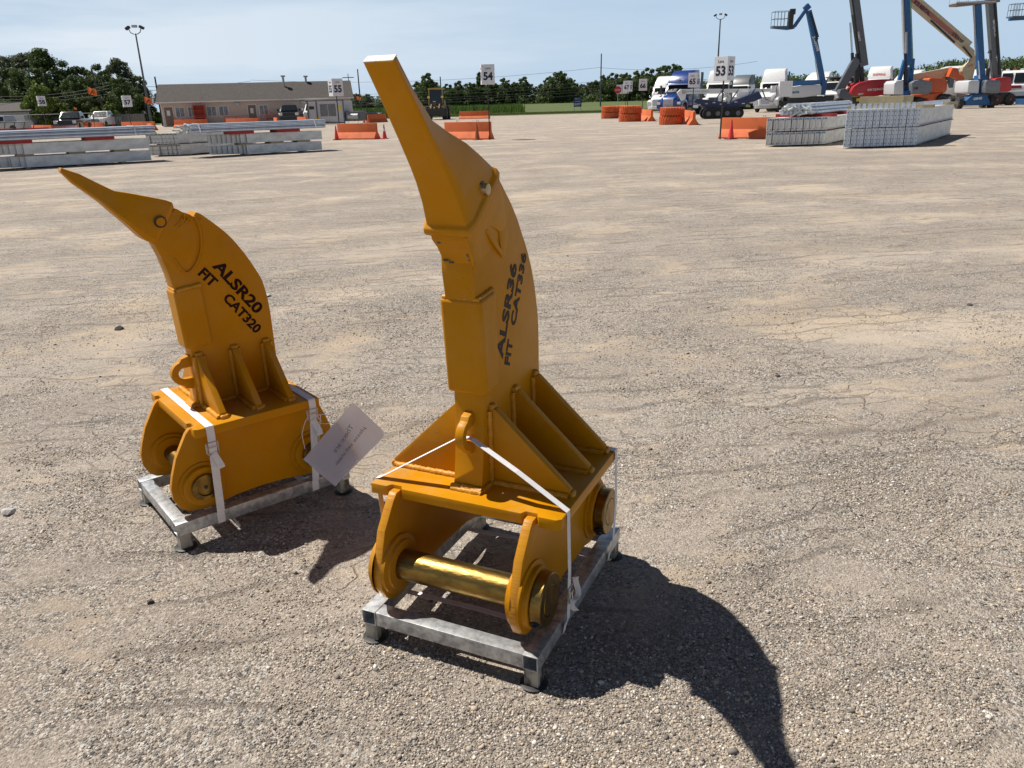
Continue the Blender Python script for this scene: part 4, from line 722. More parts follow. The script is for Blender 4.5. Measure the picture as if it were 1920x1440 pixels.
# ------------------------------------------------ buildings
SID=mat('tan_siding',(.56,.45,.375),.8,var=.05,scale=3); RFM=mat('brown_shingles',(.092,.078,.070),.9,c2=(.055,.047,.042),scale=5,stretch=(1,1,3),bump=.01,bscale=30); TRIM=mat('white_trim',(.72,.70,.66),.6,var=.04); DOORM=mat('brown_door',(.22,.15,.115),.6); REDP=mat('red_painted_wood',(.48,.06,.025),.6); PANE=mat('window_pane',(.04,.05,.06),.1,spec=.8,c2=(.16,.18,.2),scale=1.5); VEN=mat('vent_metal',(.4,.38,.36),.5,metal=.5)
def office():
    a=gx(307,93.5); b=gx(661,98.5); d=b-a; L_=d.length; rz=math.atan2(d.y,d.x); D=5.8; he=2.62
    t=thing('office_building','long single-storey tan office with brown shingle roof and white gutter','building',a,rz); Mi=Matrix.Rotation(-rz,4,'Z')@Matrix.Translation(-a)
    def ux(px,py):        # where the view ray through (px,py) meets the front wall
        o=Mi@Vector((0,0,CAMH)); e=Mi.to_3x3()@ray(px,py); k=-o.y/e.y; return o+e*k
    m=MB(); m.cube((0,0,0),(L_,D,he)); m.prism([(0,he),(D,he),(D/2,he+1.75)],'x',.02,L_-.02); m.build('wall',SID,t)
    m=MB(); q=[(-.45,he-.06),(-.45,he+.08),(D/2,he+1.98),(D+.45,he+.08),(D+.45,he-.06),(D/2,he+1.80)]; m.prism(q,'x',-.35,L_+.35); rf=m.build('roof',RFM,t)
    m=MB(); m.cube((-.38,-.56,he-.10),(L_+.38,-.452,he+.06)); m.build('gutter',TRIM,rf); m=MB(); m.path([(.05,-.5,he-.1),(.15,-.1,he-.5),(.15,-.08,.1)],.045,5); m.build('downspout',TRIM,rf)
    for px,hh in((534,.95),(577,.9)):
        x=ux(px,180).x; m=MB(); y=D/2-.9 if hh>.92 else D/2-.1; z=he+1.55; m.tube((x,y,z-.3),(x,y,z+hh),.12,n=8); m.tube((x,y,z+hh),(x,y,z+hh+.16),.26,n=8); m.build('roof_vent',VEN,rf)
    def door(px0,px1,py):
        x0,x1=ux(px0,py).x,ux(px1,py).x; m=MB(); m.cube((x0-.08,-.03,.1),(x1+.08,.02,2.18)); f=m.build('door_frame',TRIM,t); m=MB(); m.cube((x0,-.055,.12),(x1,-.031,2.1)); dd=m.build('door',DOORM,t); m=MB(); m.cube((x0+.25,-.07,1.2),(x1-.3,-.056,1.75)); m.build('notice',SGN,dd); m=MB(); m.sph((x1-.1,-.09,1.05),.04); m.build('handle',CHR,dd)
    door(309,325,215); door(465,480,205)
    for p0,p1 in((329,345.5),(353,365),(388,405.5),(411,428),(487,503)):
        x0,x1=ux(p0,208).x,ux(p1,208).x; w=x1-x0; m=MB(); m.cube((x0-.06,-.04,.98),(x1+.06,.01,2.08)); f=m.build('window',TRIM,t)
        for k in(0,1): m=MB(); m.cube((x0+w*.5*k+.03,-.055,1.04),(x0+w*.5*(k+1)-.03,-.041,2.02)); m.build('pane',PANE if k==0 else mat('window_pane_bright',(.20,.22,.24),.2,c2=(.06,.07,.08),scale=3,spec=.8),f)
    for p in(445,569): x=ux(p,196).x; m=MB(); m.box((x,-.12,2.25),(.5,.24,.32)); m.build('wall_ac_box',LGR,t,bevel=.02)  # small air-conditioner boxes fixed to the wall, not lamps
    # red railings and steps along the wall
    for p0,p1 in((330,388),(422,466),(490,513)):
        x0,x1=ux(p0,215).x,ux(p1,215).x; y=-1.3; m=MB(); n=max(2,int((x1-x0)/1.6))
        for z in(.95,.5): m.bar((x0,y,z),(x1,y,z),.06,.07)
        for i in range(n+1): x=x0+(x1-x0)*i/n; m.bar((x,y,0),(x,y,1.0),.08,.08)
        m.build('railing',REDP,t)
    x0=ux(500,218).x; m=MB()
    for i in range(4): m.cube((x0+.28*i,-1.25,0),(x0+.28*(i+1)-.01,-.2,.62-.15*i))
    m.build('steps',mat('wood_steps',(.25,.2,.16),.8),t); m=MB(); m.bar((x0,-1.3,1.5),(x0+1.4,-1.3,.85),.05,.06); m.bar((x0,-1.3,1.1),(x0+1.4,-1.3,.45),.05,.06); m.bar((x0,-1.3,0),(x0,-1.3,1.5),.06,.06); m.bar((x0+1.4,-1.3,0),(x0+1.4,-1.3,.85),.06,.06); m.build('stair_rail',REDP,t)
    o=t.matrix_basis if False else Matrix.Translation(a)@Matrix.Rotation(rz,4,'Z')
    x0,x1=ux(366,215).x,ux(386.5,215).x; s=thing('red_shelves','red wooden shelf unit standing against the office wall','shelf',o@Vector((x0,-1.0,0)),rz); w=x1-x0; m=MB()
    for x in(0,w): m.box((x,.2,1.15),(.08,.6,2.3))
    m.build('side_panel',REDP,s)
    for i in range(5): m=MB(); m.box((w/2,.2,.12+.52*i),(w-.09,.58,.06)); m.build('shelf',REDP,s)
    m=MB(); m.box((w/2,.5,1.15),(w-.1,.03,2.2)); m.build('back_panel',REDP,s)
office()
def house():
    p=gx(20,96); t=thing('grey_house','small grey house with low brown roof and garage at the far left','house',(p.x,96,0),R(-8)); t.scale=(.9,.9,.84); m=MB(); m.cube((-5,0,0),(3.2,7,2.5)); m.build('wall',mat('grey_siding',(.30,.31,.32),.8),t); m=MB(); m.prism([(-.5,2.45),(-.5,2.6),(3.5,3.75),(7.5,2.6),(7.5,2.45),(3.5,3.6)],'x',-5.5,3.8); m.build('roof',RFM,t); m=MB(); m.cube((.1,-.04,.1),(2.4,0.02,2.1)); m.build('garage_door',mat('garage_white',(.55,.57,.6),.6),t)
    for x in(-4.,-1.8): m=MB(); m.cube((x,-.04,.9),(x+1.3,.02,1.9)); f=m.build('window',TRIM,t); m=MB(); m.cube((x+.07,-.055,.97),(x+1.23,-.041,1.83)); m.build('pane',PANE,f)
house()
p=gx(246,97); fc=thing('wooden_fence','weathered wooden picket fence between the trees and the office','fence',(p.x-2.2,97,0),R(-22)); m=MB()
for i in range(22): m.box((i*.24,0,.75),(.19,.025,1.5+random.uniform(-.05,.05)))
m.build('pickets',mat('weathered_wood',(.20,.19,.18),.9,scale=5),fc)
for i in range(3): m=MB(); m.box((i*2.6-.1,.08,.9),(.12,.12,1.9)); m.build('fence_post',WOOD,fc)
p=gx(-60,88); cf=thing('chain_fence','metal rail fence running behind the dark pickup','fence',p,R(-1)); L_=(gx(182,88)-p).length
for i in range(9): m=MB(); m.tube((L_*i/8,0,0),(L_*i/8,0,1.75),.04,n=6); m.build('fence_post',GPOLE,cf)
m=MB(); m.tube((0,0,1.72),(L_,0,1.72),.03,n=6); m.tube((0,0,.12),(L_,0,.12),.02,n=6); m.build('top_rail',LGR,cf)
# ------------------------------------------------ vehicles
def heading(px,turn): # a heading that faces the camera, turned toward the left of the picture by turn degrees
    v=math.atan((px-960)/FPX); return R(-90)-v-R(turn)
def wheel(par,x,y,r,w,side=1,m_rim=RIM,tread=0,n=24,tm=TYR,tire='tyre'):
    m=MB(); y0,y1=y-w/2,y+w/2
    m.lathe([(y0,r*.60),(y0,r*.88),(y0+w*.12,r*.97),(y0+w*.3,r),(y1-w*.3,r),(y1-w*.12,r*.97),(y1,r*.88),(y1,r*.60)],(x,0,r),'y',n); t=m.build('wheel',tm,par,smooth=40)
    yo=y+side*w/2; m=MB(); m.lathe([(yo+side*.006,r*.60),(yo-side*.03,r*.54),(yo-side*.05,r*.22),(yo+side*.02,r*.18),(yo+side*.025,r*.02)],(x,0,r),'y',n,caps=False); m.build('rim',m_rim,t,smooth=40)
    if tread:
        m=MB()
        for i in range(tread):
            for s in(0,1):
                a=2*math.pi*(i+.5*s)/tread; c=Vector((x+r*math.cos(a),0,r+r*math.sin(a))); d=Vector((math.cos(a),0,math.sin(a))); tg_=Vector((-d.z,0,d.x)); m.bar(c+Vector((0,y,0))-tg_*.02,c+Vector((0,(y1 if s else y0),0))+tg_*.10,r*.10,r*.09,up=d)
        m.build('tread',tm,t)
    return t
def taper(poly_b,poly_t,zb,zt):
    m=MB(); m.loft([[(x,y,zb) for x,y in poly_b],[(x,y,zt) for x,y in poly_t]]); return m
def pickup(loc,rz,label,paint,s=1.):
    t=thing('pickup_truck',label,'pickup truck',loc,rz); t.scale=(s,s,s); W2=.99
    side=[(-2.85,.50),(-2.9,.62),(-2.9,1.18),(-2.80,1.24),(-1.0,1.24),(-.95,1.26),(1.0,1.26),(1.35,1.22),(2.75,1.13),(2.92,1.0),(2.95,.55),(2.85,.42),(2.4,.40),(2.35,.62),(2.2,.82),(1.95,.88),(1.65,.82),(1.5,.62),(1.45,.42),(-1.35,.42),(-1.4,.62),(-1.55,.82),(-1.85,.88),(-2.1,.82),(-2.25,.62),(-2.3,.44)]
    m=MB(); m.prism(side,'y',-W2,W2); m.build('body',paint,t,bevel=.05,smooth=35)
    m=taper([(-1.0,-.93),(1.15,-.93),(1.15,.93),(-1.0,.93)],[(-.80,-.74),(.35,-.74),(.35,.74),(-.80,.74)],1.26,1.90); m.build('cab',paint,t,bevel=.06,smooth=35)
    m=MB(); m._add([(1.155,-.80,1.30),(1.155,.80,1.30),(.46,.66,1.83),(.46,-.66,1.83),(1.135,-.80,1.29),(1.135,.80,1.29),(.44,.66,1.82),(.44,-.66,1.82)],[(0,1,2,3),(7,6,5,4),(0,4,5,1),(1,5,6,2),(2,6,7,3),(3,7,4,0)]); m.X=None; g_=m.build('windshield',GLS,t); g_.location=(.03,0,.02)
    for sd_ in(-1,1):
        for (a,b) in((.08,.85),(-.80,-.02)):
            m=MB(); y0,y1=sd_*.925,sd_*.775; m._add([(a,y0,1.32),(b,y0,1.32),(min(b,.42),y1,1.80),(a if a>0 else -.74,y1,1.80)],[(0,1,2,3)]); w=m.build('side_window',GLS,t,recalc=False); w.location=(0,sd_*.012,0)
        m=MB(); m.box((.95,sd_*1.12,1.38),(.12,.22,.24)); m.build('mirror',DRK if paint is BLKV else paint,t,bevel=.03)
        m=MB(); m.box((2.90,sd_*.80,.98),(.14,.30,.26)); m.build('headlight',HDL,t,bevel=.02)
    m=MB(); m.box((2.955,0,.95),(.06,1.2,.34)); gr=m.build('grille',DRK,t); m=MB(); [m.box((2.99,0,z),(.02,1.15,.05)) for z in(.86,1.02)]; m.build('grille_bar',CHR if paint is not BLKV else DRK,gr)
    m=MB(); m.box((3.0,0,.58),(.22,1.95,.26)); m.build('bumper',CHR if label.startswith('dark') else (DRK if paint is BLKV else LGR),t,bevel=.04)
    for x in(1.93,-1.85):
        for sd_ in(-1,1): wheel(t,x,sd_*.86,.41,.27,sd_)
    return t
pickup(gx(545,93.5),heading(545,3),'black pickup parked nose-out in front of the office',BLKV,1.05); pickup(gx(590,95),heading(590,3),'white pickup half hidden by the generator beside the office',WHT,1.05)
pickup(gx(141,79),heading(141,15),'dark pickup with chrome bumper parked behind the pipe stack at the left',BLKV,1.0); pickup(gx(197,96),heading(197,22),'white pickup parked near the wooden fence at the left',WHT,1.0); pickup(gx(12,84),R(170),'silver pickup partly cut by the left edge of the photo',LGR,.9); pickup(gx(48,99),R(150),'grey vehicle parked in front of the garage of the grey house',LGR,.95)
# generator / chiller unit
p=gx(622,83.5); gu=thing('generator_unit','white and grey trailer air conditioner unit in front of the office right end','machine',p,R(-16)); m=MB(); m.cube((-1.9,-1.0,.25),(2.0,1.0,2.15)); m.build('housing',mat('unit_white',(.52,.53,.55),.5,var=.08),gu,bevel=.03)
for x in(-1.95,-.95,2.0): m=MB(); m.box((x,-1.03,1.15),(.10,.10,2.3)); m.build('frame_post',GRYP,gu)
m=MB(); m.box((0,-1.03,2.25),(4.1,.10,.08)); m.box((0,-1.03,.15),(4.1,.14,.16)); m.build('frame_rail',GRYP,gu)
for x0,x1 in((-.55,.2),(.35,1.1)):
    m=MB(); n=9
    for i in range(n): x=x0+(x1-x0)*i/(n-1); m.box((x,-1.012,1.35),(.035,.03,1.15))
    m.build('louvre',DRK,gu)
m=MB(); m.cube((-1.8,-1.02,1.45),(-1.25,-1.0,1.75)); m.build('control_panel',DRK,gu); m=MB(); m.cube((1.35,-1.02,1.3),(1.75,-1.0,1.75)); m.cube((-1.3,-1.02,.5),(-.75,-1.0,.75)); m.build('yellow_label',mat('label_yellow',(.75,.6,.06),.5),gu); m=MB(); m.box((2.9,-.3,.75),(1.6,1.3,.9)); m.build('engine_block',GRYP,gu,bevel=.08); m=MB(); m.tube((2.4,-.9,.7),(3.5,-.9,.7),.28,n=12); m.build('tank',LGR,gu,smooth=40)
# utility cart
p=gx(702,95); uc=thing('utility_cart','dark utility cart with roll cage left of the tall ripper tooth','cart',p,R(-95)); m=MB(); m.prism([(-1.4,.35),(-1.4,.85),(.4,.8),(1.0,.95),(1.4,.8),(1.4,.35)],'y',-.65,.65); m.build('body',BLKV,uc,bevel=.05); m=MB()
for y in(-.6,.6): m.path([(1.0,y,.9),(.55,y,1.85),(-.7,y,1.9),(-.8,y,.8)],.035,5)
m.tube((.55,-.6,1.85),(.55,.6,1.85),.035,n=5); m.tube((-.7,-.6,1.9),(-.7,.6,1.9),.035,n=5); m.build('roll_cage',DRK,uc)
for x in(-.95,.95):
    for y in(-.6,.6): wheel(uc,x,y,.33,.24,1 if y>0 else -1)
# wheel loader seen from the front
YV=mat('loader_yellow',(.42,.27,.05),.5,var=.15); BRN=mat('loader_linkage',(.16,.10,.06),.6)
p=gx(820,91.5); wl=thing('wheel_loader','yellow wheel loader with glass cab facing the camera behind the big tooth','loader',p,R(-92)); m=MB(); m.prism([(-2.6,.9),(-2.6,2.0),(-.6,2.1),(-.6,1.5),(1.0,1.4),(1.0,.8)],'y',-.75,.75); m.build('body',YV,wl,bevel=.05)
m=taper([(-1.0,-.78),(.5,-.78),(.5,.78),(-1.0,.78)],[(-.95,-.7),(.3,-.7),(.3,.7),(-.95,.7)],1.55,3.1); m.build('cab',GLS,wl,bevel=.03); m=MB(); m.cube((-1.1,-.82,3.1),(.45,.82,3.28)); m.build('cab_roof',YV,wl,bevel=.05); m=MB()
for y in(-.76,.76): m.bar((.5,y,1.5),(.32,y*.93,3.12),.1,.1)
m.build('cab_pillar',YV,wl); m=MB()
for y in(-.45,.45): m.bar((.9,y,1.5),(2.6,y,.7),.14,.32)
m.bar((1.5,0,.6),(1.9,0,1.9),.3,.2); m.tube((1.2,.0,1.7),(2.4,0,1.0),.09,n=8); m.build('loader_arm',BRN,wl); m=MB(); m.cube((2.6,-1.2,.4),(2.75,1.2,1.2)); m.box((3.2,-.5,.42),(1.2,.14,.07)); m.box((3.2,.5,.42),(1.2,.14,.07)); m.build('fork_carriage',DRK,wl)
for y in(-.75,.75): m=MB(); m.box((.7,y,2.35),(.16,.26,.22)); m.build('work_light',mat('amber_lamp',(.9,.7,.2),.4),wl)
for x in(-1.75,1.35):
    for y in(-1.02,1.02): wheel(wl,x,y,.72,.5,1 if y>0 else -1,m_rim=YV,tread=16)
# ---- semi trucks
LOGO=mat('red_logo',(.55,.03,.02),.5)
def semi(loc,rz,label,paint,kind='sleeper',s=1.,paint2=None,logo=None,grille=CHR,rear=True):
    t=thing('semi_truck',label,'semi truck',loc,rz); t.scale=(s,s,s); paint2=paint2 or paint; W=1.22
    # hood: narrows toward the nose
    def ring(x,hw,z0,z1,c=.16): return [(x,-hw,z0),(x,hw,z0),(x,hw,z1-c),(x,hw-c,z1),(x,-hw+c,z1),(x,-hw,z1-c)]
    m=MB(); m.loft([ring(0,.62,.75,1.45),ring(-.18,.80,.62,1.62),ring(-.9,.90,.62,1.80),ring(-1.75,.98,.62,1.96),ring(-1.95,1.05,.62,2.0)]); m.build('hood',paint,t,smooth=40,bevel=.02)
    for sy in(-1,1):
        m=MB(); m.prism([(-.12,.62),(-.1,1.15),(-.35,1.32),(-.8,1.42),(-1.5,1.40),(-1.85,1.15),(-1.95,.75),(-1.72,.70),(-1.62,1.0),(-1.35,1.14),(-.98,1.14),(-.72,1.0),(-.62,.62)],'y',sy*.80,sy*1.20); m.build('fender',paint,t,bevel=.04,smooth=35)
        m=MB(); m.box((-.13,sy*.98,1.08),(.12,.34,.22)); m.build('headlight',HDL,t,bevel=.03)
        m=MB(); m.box((-1.75,sy*1.48,2.35),(.16,.16,.62)); m.bar((-1.95,sy*1.15,2.5),(-1.75,sy*1.45,2.5),.04,.04); m.build('mirror',DRK if paint is not BLU else BLKV,t,bevel=.03)
        m=MB(); m.sph((-.5,sy*.98,1.75),.12); m.build('hood_mirror',CHR,t,smooth=60)
        m=MB(); m.tube((-2.9,sy*1.0,.70),(-4.4,sy*1.0,.70),.31,n=16); m.build('fuel_tank',CHR,t,smooth=40)
        m=MB(); m.prism([(-2.32,1.62),(-2.0,2.05),(-2.28,2.62),(-2.95,2.62),(-2.95,1.62)],'y',sy*1.225,sy*1.235); m.build('side_window',GLS,t)
    m=MB(); m.cube((-.02,-.48,.72),(.03,.48,1.45)); g_=m.build('grille',grille,t); m=MB(); [m.box((.035,0,.80+.11*i),(.012,.92,.035)) for i in range(6)]; m.build('grille_bar',DRK if grille is CHR else CHR,g_); m=MB(); m.prism([(-.40,-1.18),(.05,-.9),(.15,-.5),(.15,.5),(.05,.9),(-.40,1.18)],'z',.38,.72); m.build('bumper',paint if kind!='day' else LGR,t,bevel=.04)
    # cab and windshield
    back={'sleeper':-5.0,'day':-3.55,'slope':-4.6}[kind]; zr=2.72
    m=MB(); m.prism([(-1.95,.85),(-1.95,1.98),(-2.48,2.74),(-2.7,2.86),(back,2.86),(back,.85)],'y',-W,W); m.build('cab',paint,t,bevel=.06,smooth=35)
    m=MB(); a=Vector((-1.965,0,2.06)); b=Vector((-2.44,0,2.70)); m.loft([[a+Vector((0,-1.08,0)),a+Vector((.13,-.5,0)),a+Vector((.16,0,0)),a+Vector((.13,.5,0)),a+Vector((0,1.08,0))],[b+Vector((0,-.98,0)),b+Vector((.10,-.5,0)),b+Vector((.12,0,0)),b+Vector((.10,.5,0)),b+Vector((0,.98,0))]],caps=False,closed=False); w_=m.build('windshield',GLS,t,recalc=False); m=MB(); m.box((-2.2,0,2.40),(.02,.03,.8),M=Matrix.Rotation(-.63,3,'Y')); m.build('windshield_post',DRK,w_)
    m=MB(); m.loft([[(-2.05,-1.15,2.74),(-2.05,1.15,2.74),(-2.4,1.15,2.84),(-2.4,-1.15,2.84)],[(-2.02,-1.15,2.70),(-2.02,1.15,2.70),(-2.4,1.15,2.78),(-2.4,-1.15,2.78)]]); m.build('sun_visor',paint,t)
    if kind=='sleeper': P=[(-2.45,2.84),(-2.75,3.35),(-3.3,3.80),(-3.9,3.98),(back,4.02),(back,2.84)]
    elif kind=='day': P=[(-2.40,2.84),(-2.55,3.2),(-2.80,3.75),(-3.02,4.02),(-3.55,4.12),(-3.75,4.12),(-3.75,2.84)]
    else: P=[(-2.40,2.84),(-3.0,3.18),(-3.8,3.52),(back,3.68),(back,2.84)]
    m=MB(); m.loft([[(x,-(1.02 if z>3.2 else 1.16),z) for x,z in P],[(x,(1.02 if z>3.2 else 1.16),z) for x,z in P]]); rf=m.build('roof_fairing',paint2,t,bevel=.05,smooth=45)
    if logo: 
        if logo=='star': m=MB(); [m.bar((-2.60,y,3.12),(-2.60+.0,-y*.2,3.2),.02,.09) for y in(-.45,.45)]; m.box((-2.60,0,3.16),(.06,.16,.2),M=Matrix.Rotation(-.5,3,'Y')); m.build('badge',CHR,rf)
        else: text(logo,.1,frameM((-2.50,-.62,3.20) if kind=='day' else (-2.62,-.62,3.22),(0,1,0),(-.4,0,.9)),LOGO,rf,'lettering',fit=(1.24,.24),off=.003)
    # side extenders, frame, rear wheels
    for sy in(-1,1): m=MB(); m.box((back-.35,sy*1.2,2.35),(.6,.04,2.9 if kind!='slope' else 2.0)); m.build('side_extender',DRK if kind!='slope' else paint,t)
    m=MB(); [m.box((-4.6,sy*.42,.95),(5.2,.12,.28)) for sy in(-1,1)]; m.box((-5.5,0,1.02),(.9,1.1,.12)); m.build('frame_rail',DRK,t)
    for x in((-1.17,) if not rear else (-1.17,-5.7,-7.0)):
        for sy in(-1,1): wheel(t,x,sy*(1.02 if x>-2 else .92),.51,.3 if x>-2 else .6,sy)
    return t
def S(px,Y,turn,*a,**k):
    # Y is the distance of the nose
    semi(gx(px,Y),heading(px,turn),*a,**k)
S(1231,95,16,'white semi truck half hidden behind the blue one, farthest left in the row',WHT,'sleeper')
S(1252,78,22,'blue semi truck with tall blue sleeper roof and chrome grille',BLU,'sleeper',1.02,logo='star')
S(1336,88,10,'white semi truck directly behind the lane 53 sign',WHT,'day',1.04); S(1372,100,18,'white semi truck with dark sleeper walls behind the lane 53 sign',WHT,'sleeper',1.,paint2=GRYP)
S(1433,80,14,'white day-cab semi truck with tall fairing left of the blue lift hood',WHT,'day',.98); S(1512,96,16,'white semi truck with sloping roof right behind the blue lift boom',WHT,'slope',1.1)
S(1628,88,14,'white semi truck with red lettering on its roof fairing',WHT,'day',1.02,logo='SHIPPING'); S(1672,92,24,'white sloping sleeper truck left of the big blue boom',WHT,'slope',1.04); S(1724,90,36,'white sloping sleeper truck behind the orange lift',WHT,'slope',1.1); S(1800,90,14,'white semi truck behind the cream boom elbow',WHT,'slope',1.); S(1838,92,12,'white day-cab truck behind the rightmost blue lift',WHT,'day',.88)
# dump truck
p=gx(1552,84); dt=thing('dump_truck','white cab dump truck with dark tipper body behind the grey lift arm','dump truck',p,heading(1552,18)); m=MB(); m.prism([(0,.6),(0,1.5),(-.3,1.7),(-1.5,1.85),(-1.9,2.65),(-2.1,2.72),(-3.1,2.72),(-3.1,.7)],'y',-1.15,1.15); m.build('cab',WHT,dt,bevel=.07,smooth=35); m=MB(); m._add([(-1.54,-1.0,1.9),(-1.54,1.0,1.9),(-1.88,.95,2.6),(-1.88,-.95,2.6)],[(0,1,2,3)]); w=m.build('windshield',GLS,dt,recalc=False); w.location=(.06,0,.02)
for sy in(-1,1):
    m=MB(); m.prism([(-1.75,1.75),(-1.95,2.5),(-2.8,2.5),(-2.8,1.75)],'y',sy*1.16,sy*1.17); m.build('side_window',GLS,dt); m=MB(); m.box((.0,sy*.85,1.05),(.1,.3,.22)); m.build('headlight',HDL,dt); m=MB(); m.box((-1.5,sy*1.4,2.2),(.14,.12,.5)); m.build('mirror',DRK,dt)
m=MB(); m.prism([(-3.3,1.2),(-3.2,2.95),(-2.0,3.1),(-2.0,3.18),(-8.0,3.1),(-8.2,1.2)],'y',-1.25,1.25); m.build('tipper_body',GRYP,dt,bevel=.03); m=MB(); m.cube((.01,-.5,.75),(.04,.5,1.4)); m.build('grille',DRK,dt); m=MB(); m.box((.1,0,.6),(.2,2.3,.3)); m.build('bumper',CHR,dt)
for i in range(4): m=MB(); m.box((-2.2,-.75+.5*i,2.82),(.14,.22,.1)); m.build('marker_light',mat('amber_lamp',(.9,.7,.2),.4),dt)
for x in(-1.0,-5.6,-6.9):
    for sy in(-1,1): wheel(dt,x,sy*.95,.52,.35,sy)
# cab-over white truck at the right edge
p=gx(1903,83); ct=thing('utility_truck','white utility truck with twin windscreen at the right edge','truck',p,heading(1903,4)); ct.scale=(1.05,1.05,1.05); m=MB(); m.prism([(0,.75),(0,1.75),(-.12,1.9),(-.5,2.95),(-.8,3.1),(-4.2,3.1),(-4.2,.75)],'y',-1.6,1.6); m.build('body',WHT,ct,bevel=.08,smooth=35)
for y in(-1.05,-.0,1.05): m=MB(); m._add([(-.13,y-.46,1.98),(-.13,y+.46,1.98),(-.45,y+.44,2.85),(-.45,y-.44,2.85)],[(0,1,2,3)]); w=m.build('windscreen',GLS,ct,recalc=False); w.location=(.05,0,.01)
m=MB(); m.box((.06,0,1.0),(.15,3.3,.45)); m.build('bumper',LGR,ct,bevel=.04); m=MB(); m.box((.03,-.3,1.62),(.04,1.1,.24)); m.build('number_board',mat('dark_red_plate',(.28,.02,.04),.5),ct); m=MB(); m.cube((.0,-.8,.35),(.05,.9,.78)); m.build('grille',DRK,ct)
for i in range(5): m=MB(); m.box((-1.,-1.2+.6*i,3.18),(.3,.3,.14)); m.build('roof_light',mat('roof_lamp_red',(.5,.1,.08),.4) if i%2 else WHT,ct,bevel=.03)
for y in(-1.25,1.25): m=MB(); m.box((.05,y,1.45),(.08,.3,.3)); m.build('headlight',HDL,ct); 
for x in(-.9,-3.2):
    for sy in(-1,1): wheel(ct,x,sy*1.3,.5,.35,sy)
# tracked conveyor machine
p=gx(1351,63.5); tv=thing('tracked_conveyor','low tracked machine with long white conveyor boom and blue frame','machine',p,R(-6)); 
for y in(-1.0,.6):
    m=MB(); r=.38; P=arc(-1.15,r,r,90,270,8)+arc(1.15,r,r,-90,90,8); m.prism(P,'y',y-.2,y+.2); tk=m.build('track',RUBB,tv,smooth=30)
    m=MB(); [m.lathe([(y-.207,.17),(y+.207,.17)],(x,0,r),'y',12) for x in(-1.1,-.4,.3,1.1)]; m.build('track_roller',GRYP,tk)
NAV=mat('navy_paint',(.02,.04,.11),.5); m=MB(); m.prism([(-2.2,1.25),(-2.0,1.5),(.5,1.15),(2.6,1.9),(2.9,1.4),(1.2,.75),(-1.2,.75)],'y',-.8,.5); m.build('chassis',NAV,tv,bevel=.03)
m=MB()
for i in range(8): m.box((-1.8+.55*i,-.82,1.05+.06*(i%3)),(.22,.02,.07))
m.build('reflector_strip',mat('reflector',(.7,.25,.22),.4,c2=(.7,.7,.7),scale=4,lo=.48,hi=.52),tv)
m=MB(); m.bar((-3.1,-.2,2.02),(-.2,-.2,1.98),.6,.34); m.bar((-.2,-.2,1.98),(3.9,-.2,1.95),.4,.30,w2=.35,h2=.24); bm_=m.build('boom',WHT,tv,bevel=.02); text('SPECIALIZED',.1,frameM((-2.75,-.506,1.96),(1,0,-.014),(0,0,1)),mat('green_print',(.06,.35,.08),.6),bm_,'lettering',fit=(1.7,.13))
m=MB(); m.prism([(-3.45,1.95),(-3.2,2.2),(-2.7,2.15),(-2.8,1.5),(-3.05,1.35)],'y',-.5,.1); m.build('tail_housing',WHT,tv,bevel=.03); m=MB(); m.cube((1.1,-.6,1.4),(1.9,.0,1.9)); m.build('engine_cover',WHT,tv,bevel=.04); m=MB(); m.path([(2.9,-.4,2.0),(3.2,-.5,1.3),(3.7,-.5,1.1),(4.0,-.5,1.6),(3.95,-.4,2.3)],.05,6); m.build('hose',mat('hose',(.35,.35,.33),.5),tv,smooth=60); m=MB(); m.bar((3.6,-.2,2.0),(4.2,-.2,2.0),.5,.5); m.box((4.6,-.4,2.0),(.95,.5,1.1)); m.build('discharge_box',WHT,tv,bevel=.02)
m=MB(); [m.tube((x,-.5,1.0),(x+.8,-.4,2.1),.05,n=6) for x in(-.8,.4,1.6)]; m.build('hydraulic_ram',CHR,tv)
# ---- boom lifts.  Booms are laid through points seen in the photo at the lift's own distance
def lift(px,Y,label,rz): p=gx(px,Y); t=thing('boom_lift',label,'boom lift',(p.x,p.y,0),0); return t,Vector((p.x,p.y,0))
def bars(t,o,name,m_,pts,Y,w,th,bev=.02,par=None):
    m=MB(); 
    for (a,b) in pts: m.bar(at(a[0],a[1],Y)-o,at(b[0],b[1],Y)-o,th,w,up=(0.02,0,1) if abs(a[0]-b[0])>abs(a[1]-b[1]) else (1,0,0.02))
    return m.build(name,m_,par or t,bevel=bev)
def hood(t,o,name,m_,poly,Y,dep,bev=.12,dy=0):
    P=[at(x,y,Y)-o for x,y in poly]; m=MB(); m.prism([(p.x,p.z) for p in P],'y',-dep/2+dy,dep/2+dy); return m.build(name,m_,t,bevel=bev,smooth=40)
def lw(t,o,px,py,Y,r,w,rim,dy=0,tread=14):
    c=at(px,py,Y)-o; e=wheel(t,0,0,r,w,-1,m_rim=rim,tread=tread,n=20); e.location=(c.x,dy,0); e.rotation_euler=(0,0,random.uniform(-.12,.12)); return e
def basket(t,o,px0,px1,pyt,pyb,Y,m_,dep=.9):
    a=at(px0,pyb,Y)-o; b=at(px1,pyt,Y)-o; m=MB(); x0,x1,z0,z1=a.x,b.x,a.z,b.z; y0,y1=-dep/2,dep/2; r=.022
    for z in(z1,(z0+z1)/2): m.path([(x0,y0,z),(x1,y0,z),(x1,y1,z),(x0,y1,z)],r,5,closed=True)
    n=4
    for i in range(n+1):
        x=x0+(x1-x0)*i/n
        for y in(y0,y1): m.tube((x,y,z0),(x,y,z1),r,n=5)
    bk=m.build('basket',m_,t); m=MB(); m.cube((x0-.05,y0-.05,z0-.12),(x1+.05,y1+.05,z0)); m.build('basket_floor',m_,bk); return bk
